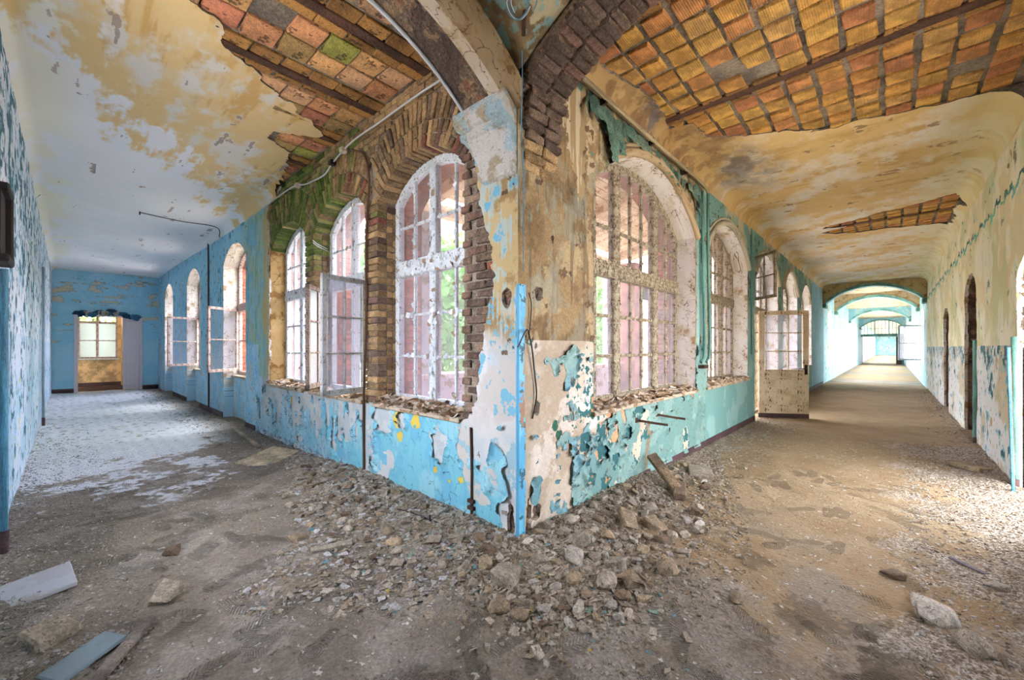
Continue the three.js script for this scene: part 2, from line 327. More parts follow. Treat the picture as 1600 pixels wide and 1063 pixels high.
function leftEnd(u, v, c) {                               // u = x
  const a = S(NA, u / 3, v / 3), b = S(NB, u / 1.5, v / 1.5), h = S(NH, u / 2.5, v / 2.5), d = S(ND, u, v);
  set3(c, 152, 212, 232); mix3(c, 168, 216, 234, smooth(0.4, 0.7, a)); mul3(c, 0.97 + 0.05 * d); c[3] = 0.7;
  const bias = smooth(2.3, 3.1, v) * 0.1 - smooth(3.9, 4.1, v) * 0.2 - smooth(1.9, 1.2, v) * 0.25, k = h * 0.55 + b * 0.45;
  if (k > 0.82 - bias) { set3(c, 206, 202, 190); mix3(c, 208, 200, 170, a); c[3] = 0.2; } else if (k > 0.79 - bias) { set3(c, 120, 120, 116); c[3] = 0.4; }
  if (v < 0.16) { set3(c, 112, 88, 98); }
}
// --- walls of the right corridor, u = x
function rightInner(u, v, c) {
  const a = S(NA, u / 3, v / 3), b = S(NB, u / 1.4, v / 1.4), n = S(NC, u / 1.7, v / 1.7), d = S(ND, u * 1.1, v * 1.1), s = S(NV, u / 1.3, v / 3);
  if (v > 1.66 && u < 6.45) {                             // ochre distemper
    set3(c, 154, 128, 88); mix3(c, 128, 104, 70, smooth(0.35, 0.75, a)); mix3(c, 176, 154, 114, smooth(0.55, 0.85, b)); mul3(c, 0.9 + 0.16 * d); c[3] = 0.5 + 0.15 * b;
    mix3(c, 150, 168, 158, smooth(0.66, 0.86, s * 0.5 + n * 0.5) * 0.6 * smooth(2, 2.6, v)); mix3(c, 100, 80, 54, smooth(0.7, 0.95, s) * 0.6); mix3(c, 146, 150, 138, smooth(0.62, 0.8, S(NB, u / 0.9 + 0.3, v / 1.2)) * 0.45);
    const bare = sdPoly([[2.98, 4.25], [3.0, 3.5], [3.12, 3.2], [3.25, 3.05], [3.4, 3.35], [3.5, 3.9], [3.52, 4.3]], u + (b - 0.5) * 0.2, v + (n - 0.5) * 0.25);
    if (bare < 0) { set3(c, 200, 186, 154); mix3(c, 164, 140, 100, smooth(0.5, 0.8, s)); c[3] = 0.25 + 0.2 * d; }
    if (v > 3.2 && u > 3.4) { const k = n * 0.6 + b * 0.4; if (k > 0.6) { mix3(c, 206, 186, 148, 0.7); c[3] = 0.3; } if (k < 0.2) { mix3(c, 92, 140, 126, 0.8); c[3] = 0.8; } }
    if (n > 0.93 && b > 0.55) { mix3(c, 92, 66, 44, 0.75); c[3] = 0.15; }
  } else if (u < 6.45) {                                  // dado: beige ground, old dark teal, light teal on top
    set3(c, 198, 184, 162); mix3(c, 178, 160, 136, smooth(0.4, 0.8, a)); mix3(c, 224, 218, 208, smooth(0.55, 0.8, b) * 0.6); mul3(c, 0.95 + 0.08 * d); c[3] = 0.3;
    const over = smooth(2.75, 4.3, u) + smooth(1.3, 0.2, v) * 0.1, k = n * 0.65 + b * 0.35;
    if (k > 0.93 - over * 0.42) { set3(c, 44, 104, 106); mix3(c, 30, 92, 84, a); c[3] = 0.42; }
    if (k > 0.972 - over * 0.1) { set3(c, 190, 140, 96); c[3] = 0.1; }
    for (const [su, sv, sr, t] of [[3.66, 0.66, 0.14, 0], [3.95, 0.45, 0.13, 0], [3.8, 0.5, 0.1, 0], [4.02, 0.74, 0.15, 1], [3.88, 0.8, 0.12, 1], [2.96, 0.8, 0.05, 2], [2.9, 0.92, 0.035, 2], [4.3, 0.66, 0.09, 0], [3.4, 0.7, 0.1, 0], [3.52, 0.5, 0.07, 1], [4.5, 0.82, 0.12, 0]]) if (Math.hypot(u - su, (v - sv) * 0.8) < sr * (0.45 + 1.1 * (n * 0.6 + b * 0.4))) { if (t === 0) set3(c, 44, 96, 98); else if (t === 1) set3(c, 198, 152, 112); else set3(c, 44, 94, 70); mul3(c, 0.9 + 0.2 * d); c[3] = t === 1 ? 0.1 : 0.42; }
    if (u < 2.62) mix3(c, 168, 148, 118, 0.5 * smooth(2.62, 2.5, u));
    if (v < 0.12) { set3(c, 190, 178, 154); mul3(c, 0.9 + 0.2 * b); }
  } else {                                                // farther on: all teal, flaking
    set3(c, 112, 156, 150); mix3(c, 134, 172, 166, smooth(0.4, 0.75, a)); mul3(c, 0.96 + 0.07 * d); c[3] = 0.7;
    const up = smooth(1.3, 3.2, v), k = n * 0.5 + b * 0.2 + s * 0.3;
    const lim = 0.9 - 0.2 * up + smooth(1.25, 0.9, v) * 0.06;
    if (k > lim) { set3(c, 50, 88, 86); mix3(c, 104, 86, 62, smooth(0.5, 0.9, a)); c[3] = 0.2; } else if (k > lim - 0.035) { set3(c, 208, 216, 200); c[3] = 0.9; }
    mix3(c, 206, 188, 148, smooth(0.6, 0.9, a) * smooth(3.2, 4.1, v) * 0.8);
    if (u > 18.95) mix3(c, 150, 196, 226, 0.6);
  }
}
function rightOuter(u, v, c) {                            // cream with green runs; flaked pale dado
  const a = S(NA, u / 4, v / 4), b = S(NB, u / 1.4, v / 1.4), n = S(NC, u / 1.9, v / 1.9), d = S(ND, u, v), s = S(NV, u / 1.6, v / 4);
  if (v > 1.62) {
    const soft = S(NB, u / 2.6 + 0.2, v / 3.2);
    set3(c, 222, 208, 164); mix3(c, 234, 226, 200, smooth(0.35, 0.75, a)); mix3(c, 208, 188, 134, smooth(0.55, 0.95, soft) * 0.7); mix3(c, 190, 208, 158, smooth(0.5, 0.95, s * 0.55 + soft * 0.45) * 0.75); c[3] = 0.5 + 0.1 * d;
    mix3(c, 160, 206, 192, smooth(0.72, 0.86, n * 0.45 + s * 0.3 + b * 0.25) * 0.6); if (n * 0.6 + b * 0.4 > 0.925) { mix3(c, 104, 92, 66, 0.7); c[3] = 0.2; }
    const e = v - (3.42 + (b - 0.5) * 0.16); if (e > 0 && e < 0.07 + 0.1 * (n - 0.4)) { set3(c, 104, 178, 158); if (b > 0.6) set3(c, 42, 96, 92); c[3] = 0.9; }
  } else {
    set3(c, 224, 222, 216); mix3(c, 206, 190, 158, smooth(0.6, 0.85, a)); c[3] = 0.4;
    const k = n * 0.55 + b * 0.4 + s * 0.05, lim = 0.7 - smooth(1.25, 1.5, v) * 0.22;
    if (k > lim) { set3(c, 148, 188, 192); c[3] = 0.75; } if (k > lim + 0.13) { set3(c, 56, 98, 104); c[3] = 0.25; }
    if (k < 0.16) { set3(c, 190, 168, 132); c[3] = 0.15; }
  }
}
// --- ceilings, u = x, v = w
function ceilLeft(u, v, c) {
  const t = clamp((u + 0.38) / 2.78), a = S(NA, u / 3.2, v / 5), b = S(NH, v / 5, u / 3), n = S(NC, v / 4, u / 2.2), d = S(ND, u, v), e = S(NB, u / 2, v / 3);
  set3(c, 230, 234, 238); mix3(c, 236, 237, 238, smooth(0.4, 0.7, a) * 0.6); c[3] = 0.5 + 0.05 * d;
  const lim = 5 + 4.4 * Math.pow(clamp((u + 0.25) / 2.65), 0.9);   // how far down the corridor the water stain reaches
  const wet = smooth(0.7, -0.6, v - lim + (a - 0.5) * 1.8 + (b - 0.5) * 1.6 + (S(NC, u / 1.4, v / 2.6) - 0.5) * 1.1);
  const o = [222, 194, 138, 0]; mix3(o, 206, 168, 102, smooth(0.5, 0.75, b * 0.5 + a * 0.5)); mix3(o, 218, 218, 214, smooth(0.42, 0.86, n * 0.35 + e * 0.45 + b * 0.2) * 0.9);
  mix3(c, o[0], o[1], o[2], wet);
  if (b * 0.5 + n * 0.5 > 0.93) { mix3(c, 134, 116, 108, 0.6); c[3] = 0.25; }
  mix3(c, 226, 224, 190, smooth(0.2, -0.25, u) * 0.5 * smooth(0.35, 0.7, a));
}
function ceilRight(u, v, c) {
  const a = S(NA, u / 4, v / 3.2), b = S(NH, v / 3, u / 4 + 0.3), n = S(NC, u / 3, v / 2.2), d = S(ND, u, v), e = S(NB, u / 3, v / 2.2);
  set3(c, 216, 184, 124); mix3(c, 200, 162, 98, smooth(0.45, 0.8, b * 0.5 + a * 0.5)); c[3] = 0.5 + 0.06 * d;
  mix3(c, 226, 222, 216, smooth(0.36, 0.84, e * 0.5 + a * 0.3 + n * 0.2 + smooth(9, 14, u) * 0.2 - smooth(6.4, 5, u) * 0.1) * 0.9);
  mix3(c, 224, 200, 150, smooth(0.6, 0.9, n) * 0.5);
  const br = smooth(0.9, 2.1, v + (a - 0.5) * 0.9) * smooth(9, 5.5, u); mix3(c, 134, 104, 66, br * (0.45 + 0.5 * smooth(0.3, 0.7, n))); mix3(c, 96, 90, 92, br * smooth(0.72, 0.85, e * 0.5 + a * 0.5) * 0.7);
  if (b * 0.5 + n * 0.5 > 0.9) { mix3(c, 120, 92, 66, 0.6); c[3] = 0.25; }
  mix3(c, 214, 208, 150, smooth(-0.2, -1, v) * 0.5);
}

// ---------------------------------------------------------------- openings
const SILL = 0.96;
const L = [opening(2.87, 4.36, SILL, 3.3, 3.64), opening(4.67, 6.18, SILL, 3.3, 3.64), opening(6.5, 8.03, SILL, 3.3, 3.64), opening(9.42, 11.15, SILL, 3.45, 3.82), opening(13.6, 15.35, SILL, 3.45, 3.82), opening(17.75, 19.45, SILL, 3.45, 3.82)];
const R = [opening(3.52, 6.4, SILL, 3.25, 3.86), opening(6.92, 9.48, SILL, 3.2, 3.78), opening(10.1, 12.6, 0.0, 3.2, 3.78), opening(13.25, 15.65, SILL, 3.2, 3.78), opening(16.5, 18.85, SILL, 3.2, 3.78)];

// ---------------------------------------------------------------- inner wall, left corridor
const wallL = structure(group(), 'wall_inner_left', 'blue and brick inner wall of the left corridor with arched windows', 'wall');
{
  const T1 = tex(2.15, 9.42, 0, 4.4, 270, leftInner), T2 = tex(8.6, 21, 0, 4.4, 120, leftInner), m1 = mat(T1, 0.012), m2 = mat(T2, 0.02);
  // the brickwork zone where the plaster has come off
  const zone = [[2.84, 0.9], [2.7, 1.02], [2.63, 1.15], [2.58, 1.5], [2.49, 1.8], [2.42, 2.2], [2.47, 2.55], [2.6, 2.9], [2.68, 3.3], [2.74, 3.6], [2.8, 4.5], [7.35, 4.5], [7.55, 4.28], [7.8, 4.2], [8.05, 4.1], [8.14, 3.9], [8.1, 3.55], [8.06, 3.3], [8.12, 3.0], [8.03, 2.85], [8.03, 0.93], [6.55, 0.93], [4.5, 0.93], [4.36, 0.9]];
  const rag = (u, v) => (S(NC, u / 1.3, v / 1.3) - 0.5) * 0.05 + (S(NB, u, v) - 0.5) * 0.03;
  const a = sheet({ u0: 2.15, u1: 8.75, v0: 0, v1: 4.3, step: 0.03, thick: 0.035, g: (u, v) => Math.min(sdPoly(zone, u, v) + rag(u, v) * (u < 2.9 || u > 7 ? 1 : 0.4), ...[[2.27, 2.0, 0.05, 0.075], [2.225, 0.16, 0.032, 0.15]].map(([a, b, e, f]) => (Math.hypot((u - a) / e, (v - b) / f) - 1) * e + rag(u, v) * 0.5)), front: (u, v) => (S(NA, u / 3, v / 3) - 0.5) * 0.008 });
  part(wallL, 'plaster', put(a, ML), [m1, mReveal]);
  const b = sheet({ u0: 8.75, u1: 21, v0: 0, v1: 4.3, step: 0.05, thick: 0.2, g: (u, v) => Math.min(...L.slice(3).map((o) => Math.max(o.u0 - u, u - o.u1, v - o.f(u)))), front: (u, v) => (S(NA, u / 3, v / 3) - 0.5) * 0.008 });
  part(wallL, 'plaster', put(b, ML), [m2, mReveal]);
  // masonry core: inner leaf, then the red outer leaf with narrower openings
  const near = rect(2.2, 8.75, -0.3, 4.7), far = rect(8.75, 21.4, -0.3, 4.7);
  part(wallL, 'masonry', put(slab(near, L.slice(0, 3).map((o) => pathOf(o, -0.014, 0)), -0.28, -0.055), ML), mMortar);
  part(wallL, 'masonry', put(slab(far, L.slice(3).map((o) => pathOf(o)), -0.3, -0.2), ML), [m2, mReveal]);
  for (const o of L.slice(3)) for (const u of [o.u0 + 0.001, o.u1 - 0.001]) part(wallL, 'niche_side', put(box(u - 0.002, u + 0.002, 0, SILL - 0.05, -0.2, -0.006, 0.0005), ML), m2);
  const outer = grained(tBrick, 156, 98, 80, 1.6, 0.012);
  part(wallL, 'outer_leaf', put(slab(rect(2.7, 21.4, -0.3, 5.2), L.map((o) => pathOf(o, 0.06, 0.02)), -0.6, -0.35), ML), outer);
  part(wallL, 'jamb_plaster', put(box(8.025, 8.06, SILL, 3.34, -0.28, -0.02, 0.004), ML), grained(tReveal, 196, 170, 118, 1.25, 0.012));
}
// ---------------------------------------------------------------- inner wall, right corridor
const wallR = structure(group(), 'wall_inner_right', 'teal and ochre peeling inner wall of the right corridor with arched windows', 'wall');
{
  const T1 = tex(2.4, 10.1, 0, 4.4, 265, rightInner), T2 = tex(10, 22.6, 0, 4.4, 120, rightInner), m1 = mat(T1, 0.014), m2 = mat(T2, 0.02);
  const wob = (u, v) => (S(NA, u / 3 + 0.4, v / 3) - 0.5) * 0.008;
  const a = sheet({ u0: 2.4, u1: 10.1, v0: 0, v1: 4.3, step: 0.025, thick: 0.27, g: (u, v) => Math.min(...R.slice(0, 2).map((o) => o.sd(u, v)), ...[[2.66, 2.05, 0.05, 0.06], [2.63, 1.1, 0.045, 0.06], [2.64, 0.24, 0.05, 0.075], [2.62, 1.61, 0.016, 0.022], [2.535, 0.18, 0.035, 0.17], [3.13, 3.05, 0.03, 0.05], [2.85, 2.55, 0.02, 0.04]].map(([a, b, e, f]) => (Math.hypot((u - a) / e, (v - b) / f) - 1) * e + (S(NC, u / 0.6, v / 0.6) - 0.5) * 0.02)), front: wob });
  part(wallR, 'masonry', put(box(2.44, 3.45, 0, 3.4, -0.25, -0.045, 0.004), MR), mRough);
  part(wallR, 'plaster', put(a, MR), [m1, mReveal]);
  const b = sheet({ u0: 10.1, u1: 22.6, v0: 0, v1: 4.3, step: 0.05, thick: 0.26, g: (u, v) => Math.min(...R.slice(2).map((o) => o.sd(u, v))), front: wob });
  part(wallR, 'plaster', put(b, MR), [m2, mReveal]);
  const outer = grained(tBrick, 160, 104, 86, 1.6, 0.012);
  part(wallR, 'outer_leaf', put(slab(rect(2.75, 22.6, -0.3, 5.2), R.map((o) => pathOf(o, 0.06, o.v0 ? 0.02 : 0.001)), -0.56, -0.35), MR), outer);
}
// ---------------------------------------------------------------- outer walls
const wallOL = structure(group(), 'wall_outer_left', 'light blue outer wall with dark curled paint flakes, left edge', 'wall');
const addedWinOL = [opening(2.3, 4.4, SILL, 3.2, 3.7)];      // added window out of view beside the camera, lets in fill daylight
{
  const T = tex(4.6, 21, 0, 4.4, 124, leftOuter), m = mat(T, 0.03);
  part(wallOL, 'plaster', put(sheet({ u0: 4.6, u1: 21, v0: 0, v1: 4.3, step: 0.08, thick: 0.05, front: (u, v) => (S(NA, u / 3, v / 3) - 0.5) * 0.01 }), MOL), m);
  part(wallOL, 'plaster', put(sheet({ u0: -1.05, u1: 4.6, v0: 0, v1: 4.3, step: 0.06, thick: 0.05, g: (u, v) => Math.min(...addedWinOL.map((o) => o.sd(u, v))), front: (u, v) => (S(NA, u / 3, v / 3) - 0.5) * 0.01 }), MOL), [mat(tex(-1.05, 4.6, 0, 4.4, 80, leftOuter), 0.03), mReveal]);
  part(wallOL, 'masonry', put(slab(rect(-1.6, 21.4, -0.3, 4.7), addedWinOL.map((o) => pathOf(o)), -0.5, -0.02), MOL), mReveal);
}
const wallOR = structure(group(), 'wall_outer_right', 'cream and pale green flaking outer wall with brick doorways, right edge', 'wall');
const doorOR = [opening(5.3, 7.22, 0, 2.35, 2.75), opening(10.15, 11.6, 0, 2.6, 2.9), opening(14.5, 15.7, 0, 2.4, 2.6)], addedWinOR = [opening(2.5, 4.8, SILL, 3.2, 3.7)];  // doorways, then an added unseen window that lets in fill daylight
{
  const T = tex(7.0, 22.6, 0, 4.4, 130, rightOuter), m = mat(T, 0.02);
  part(wallOR, 'plaster', put(sheet({ u0: 7.0, u1: 22.6, v0: 0, v1: 4.3, step: 0.05, thick: 0.05, g: (u, v) => Math.min(...doorOR.map((o) => Math.max(o.u0 - u, u - o.u1, v - o.f(u)) + (S(NC, u, v) - 0.5) * 0.05 * smooth(1.6, 1.9, v))), front: (u, v) => (S(NA, u / 3, v / 3) - 0.5) * 0.012 }), MOR), [m, mReveal]);
  part(wallOR, 'plaster', put(sheet({ u0: -0.38, u1: 7.0, v0: 0, v1: 4.3, step: 0.05, thick: 0.05, g: (u, v) => Math.min(...[...addedWinOR, ...doorOR].map((o) => Math.max(o.u0 - u, u - o.u1, o.v0 ? o.v0 - v : -9, v - o.f(u)))), front: (u, v) => (S(NA, u / 3, v / 3) - 0.5) * 0.012 }), MOR), [mat(tex(-0.4, 7.0, 0, 4.4, 80, rightOuter), 0.02), mReveal]);
  const holes = [...addedWinOR, ...doorOR].map((o) => pathOf(o));
  part(wallOR, 'masonry', put(slab(rect(-0.9, 22.6, -0.3, 4.7), holes, -0.36, -0.04), MOR), [mReveal, mRough]);
  part(wallOR, 'outer_leaf', put(slab(rect(-0.9, 22.6, -0.3, 4.7), holes.slice(0, 2), -0.56, -0.36), MOR), [mRough, mRough]);
}
// the far corner behind the camera
structure(new THREE.Mesh(box(-0.93, -0.36, -0.3, 4.7, 1.0, 1.65, 0.005), mReveal), 'wall_corner_back', 'plastered corner where the two outer walls meet', 'wall');

// ---------------------------------------------------------------- bare brickwork round the three windows by the corner
{
  const r = rng(555), pick = (l) => l[Math.floor(r() * l.length)], PITCH = 0.0775;
  const full = [0, 1, 2, 3, 4].map(() => chamfer(0.243, 0.063, 0.12, 0.007, r, 0.013)), half = [0, 1, 2, 3].map(() => chamfer(0.118, 0.063, 0.12, 0.007, r, 0.013)), q3 = [0, 1, 2].map(() => chamfer(0.18, 0.063, 0.12, 0.007, r, 0.013));
  const v1 = [0, 1, 2, 3].map(() => chamfer(0.064, 0.245, 0.25, 0.008, r, 0.012)), v2 = [0, 1, 2, 3].map(() => chamfer(0.064, 0.24, 0.12, 0.008, r, 0.014)), v3 = [0, 1, 2].map(() => chamfer(0.064, 0.115, 0.25, 0.008, r, 0.012));
  const pier = [0, 1, 2].map(() => chamfer(0.306, 0.067, 0.12, 0.006, r, 0.008)), pierHalf = [0, 1, 2].map(() => chamfer(0.148, 0.067, 0.12, 0.006, r, 0.008));
  const tone = (u, v) => { const moss = smooth(4.3, 6.0, u) * smooth(2.5, 3.35, v) * 0.85 + smooth(5.9, 6.4, u) * 0.25; if (r() < moss) return pick(BR.moss); if (u < 2.9) return r() < 0.04 ? BR.red[2] : pick(BR.brown); return r() < 0.03 ? BR.red[2] : r() < 0.12 ? pick(BR.brown) : pick(BR.tan); };
  const lay = (name, g, m, u, v, d, tilt = 0) => { const o = part(wallL, name, g, m); o.position.set(XI - d, v, -u); o.rotation.y = Math.PI / 2; if (tilt) o.rotateZ(-tilt); return o; };
  const A = L.slice(0, 3).map((o) => o.f), lim = [[2.5, 4.515], [4.515, 6.34], [6.34, 8.12]];
  // arches, two rings of voussoirs
  A.forEach((f, k) => {
    for (const [r0, n, kind] of [[0.0, 23, 0], [0.255, 29, 1]]) for (let i = 0; i < n; i++) {
      const t = -f.angle * 1.0 + (i + 0.5) / n * 2 * f.angle, mid = f.R + r0 + 0.125, u = f.c + Math.sin(t) * mid, v = f.yc + Math.cos(t) * mid;
      if (u < lim[k][0] + 0.02 || u > lim[k][1] - 0.02 || v > CEIL - 0.12) continue;
      if (kind === 0 && i % 2) { for (const [dr] of [[0.06], [0.19]]) lay('voussoir', pick(v3), tone(u, v), f.c + Math.sin(t) * (f.R + dr), f.yc + Math.cos(t) * (f.R + dr), -0.158 + (r() - 0.5) * 0.014, t); }
      else lay('voussoir', kind ? pick(v2) : pick(v1), tone(u, v), u, v, (kind ? -0.092 : -0.158) + (r() - 0.5) * 0.014, t);
    }
  });
  // level courses: pier fronts, the torn edge by the corner and the band under the ceiling
  const inRing = (u, v) => A.some((f, k) => u > lim[k][0] && u < lim[k][1] && v > f.yc && Math.hypot(u - f.c, v - f.yc) < f.R + 0.51 && Math.abs(Math.atan2(u - f.c, v - f.yc)) < f.angle + 0.02);
  const zone = [[2.62, 0.95], [2.6, 1.3], [2.54, 1.7], [2.44, 2.1], [2.46, 2.6], [2.58, 2.9], [2.66, 3.3], [2.7, 3.7], [2.78, 4.34], [7.5, 4.34], [7.75, 4.2], [8.05, 4.1], [8.12, 3.9], [8.1, 3.55], [8.08, 3.3], [8.03, 2.85], [8.03, 0.95]];
  for (let k = 0; k < 44; k++) {
    const v = 0.985 + k * PITCH, off = k % 2 ? 0.128 : 0;
    const runs = v < 3.32 ? [[2.3, 2.87], [4.36, 4.67], [6.18, 6.5]] : [[2.42, 8.12]];
    for (const [a, b] of runs) {
      if (b - a < 0.4) { if (k % 2) lay('brick', pier[k % 3], tone(a + 0.1, v), (a + b) / 2, v, -0.09 + (r() - 0.5) * 0.012); else for (const c of [a + 0.077, b - 0.077]) lay('brick', pierHalf[Math.floor(r() * 3)], tone(c, v), c, v, -0.09 + (r() - 0.5) * 0.012); continue; }
      for (let u = a + off - (v < 3.32 ? 0.13 : 0); u < b; u += 0.254) {
        const c = u + 0.127; if (sdPoly(zone, c, v) > 0.2 || L.slice(0, 3).some((o) => o.sd(c, v) < 0.06) || inRing(c, v) || inRing(c - 0.1, v) && inRing(c + 0.1, v)) continue;
        const rough = c < 2.9 ? 0.02 : 0.014; if (v > CEIL - 0.01) continue;
        if (c + 0.12 > b + 0.02) { if (c - 0.06 < b) lay('brick', pick(half), tone(c, v), b - 0.062, v, -0.092 + (r() - 0.5) * rough); continue; }
        if (inRing(c - 0.11, v) || inRing(c + 0.11, v)) { const s = inRing(c - 0.11, v) ? 0.06 : -0.06; lay('brick', pick(half), tone(c, v), c + s, v, -0.095 + (r() - 0.5) * rough); continue; }
        lay('brick', pick(full), tone(c, v), c, v, -0.092 + (r() - 0.5) * rough);
      }
    }
  }
  // jambs
  const jf = [0, 1, 2].map(() => chamfer(0.148, 0.067, 0.11, 0.006, r, 0.008)), jh = [0, 1, 2].map(() => chamfer(0.07, 0.067, 0.11, 0.006, r, 0.008));
  const jamb = (u, s) => { for (let k = 0; k < 30; k++) { const v = 0.985 + k * PITCH; const list = k % 2 ? [[0.232, jf]] : [[0.192, jh], [0.27, jh]]; for (const [d, g] of list) { const o = part(wallL, 'jamb_brick', pick(g), tone(u, v)); o.position.set(XI + d, v, -(u + s * 0.056 + (r() - 0.5) * 0.006)); } } };
  jamb(4.36, 1); jamb(6.18, 1); jamb(2.87, -1); jamb(4.67, -1);
  // red outer reveals
  const og = [0, 1, 2].map(() => chamfer(0.2, 0.064, 0.1, 0.006, r, 0.006));
  const red = (wall, M, u, s) => { for (let k = 0; k < 30; k++) { const p = V3(u + s * 0.045, 0.985 + k * PITCH, -0.475).applyMatrix4(M), o = part(wall, 'outer_brick', pick(og), pick(BR.red)); o.position.copy(p); if (M === MR) o.rotation.y = Math.PI / 2; } };
  red(wallL, ML, 4.3, 1); red(wallL, ML, 6.12, 1); red(wallL, ML, 11.09, 1); red(wallR, MR, 6.34, 1); red(wallR, MR, 9.42, 1);
}

// ---------------------------------------------------------------- ceilings
const tTerra = tile(1, 256, (u, v, c) => { const a = S(NB, u, v), b = S(ND, u, v), e = S(NC, u, v), k = 165 + 55 * a + 30 * (b - 0.5); set3(c, k, k * 0.97, k * 0.93); if (e > 0.9) mul3(c, 0.6); if (b > 0.95) mul3(c, 0.7); c[3] = 0.4 * a + 0.35 * b; });
const tRib = tile(0.5, 512, (u, v, c) => { const a = S(NB, u * 2, v * 2), b = S(ND, u * 2, v * 2), st = 0.5 + 0.5 * Math.sin(v / 0.5 * 28 * 2 * Math.PI), k = 165 + 55 * a + 20 * (b - 0.5); set3(c, k, k * 0.97, k * 0.92); c[3] = 0.55 * st + 0.25 * a + 0.2 * b; });
const terra = (t, r, g, b, bump) => grained(t, r, g, b, 1.8, bump, 0.92);
const TER = {
  left: [[206, 150, 106], [198, 138, 108], [212, 168, 112], [190, 126, 98], [176, 148, 96], [204, 164, 124]].map((k) => terra(tTerra, ...k, 0.01)),
  right: [[206, 160, 84], [198, 148, 80], [212, 172, 92], [198, 142, 88], [194, 154, 82], [208, 166, 100], [184, 126, 84], [204, 164, 90]].map((k) => terra(tRib, ...k, 0.006)),
  moss: [terra(tTerra, 168, 170, 84, 0.01)], dark: [terra(tTerra, 150, 112, 62, 0.012), terra(tTerra, 170, 128, 70, 0.012)],
};
const tileVar = new Map();
function terraTile(parent, w, h, m, x, y, turn = 0, r = null) {      // x, y = centre in the ceiling's (u, v)
  const k = Math.round(w * 1000) + '_' + Math.round(h * 1000) + '_' + (r ? Math.floor(r() * 3) : 0);
  if (!tileVar.has(k)) tileVar.set(k, chamfer(w, h, 0.04, 0.006, rng(k.length * 31 + tileVar.size), 0.018));
  const o = part(parent, 'ceiling_tile', tileVar.get(k), m);
  o.rotation.order = 'XYZ'; o.rotation.x = Math.PI / 2 ; o.rotation.z = turn; o.position.set(x, CEIL + 0.006 + (r ? (r() - 0.5) * 0.012 : 0), -y);
  return o;
}
const holeL = [[0.2, 2.5], [0.35, 3.0], [0.5, 3.5], [0.66, 4.0], [0.83, 4.06], [0.93, 4.3], [1.02, 4.48], [1.2, 4.55], [1.36, 4.68], [1.5, 4.82], [1.72, 4.88], [1.78, 5.02], [1.92, 5.08], [2.1, 5.2], [2.2, 5.36], [2.16, 5.5], [1.95, 5.58], [1.76, 5.7], [1.75, 5.86], [1.92, 6.02], [2.1, 6.12], [2.14, 6.4], [2.22, 6.62], [2.3, 7.0], [2.34, 7.6], [2.6, 7.9], [2.6, 2.5]];
const holeR = [[2.7, -1.3], [2.7, 1.95], [3.5, 2.02], [4.1, 1.93], [4.5, 1.9], [4.8, 1.96], [5.05, 1.98], [5.12, 1.86], [5.1, 1.74], [5.3, 1.76], [5.55, 1.72], [5.78, 1.56], [5.95, 1.3], [6.06, 1.05], [6.3, 0.72], [6.44, 0.5], [6.38, 0.28], [6.55, -0.1], [6.6, -0.5], [6.68, -0.95], [6.7, -1.3]];
const holeR2 = [[11.55, 1.15], [11.35, 0.6], [11.1, 0.2], [10.9, -0.3], [10.6, -0.85], [11.0, -1.0], [11.6, -0.9], [12.3, -0.98], [12.9, -0.92], [12.85, -0.4], [12.6, 0.1], [12.65, 0.5], [12.4, 0.95], [12.1, 1.2], [11.95, 1.0], [11.8, 0.7], [11.7, 1.1]];
const cove = (t, r) => (t >= r ? 0 : r - Math.sqrt(Math.max(0, r * r - (r - t) * (r - t))));
const rough2 = (u, v) => (S(NC, u / 1.5, v / 1.5) - 0.5) * 0.06 + (S(NB, u / 0.8, v / 0.8) - 0.5) * 0.03;
const ceilL = structure(group(), 'ceiling_left', 'white and yellow stained plaster ceiling over the left corridor, bricks showing', 'ceiling');
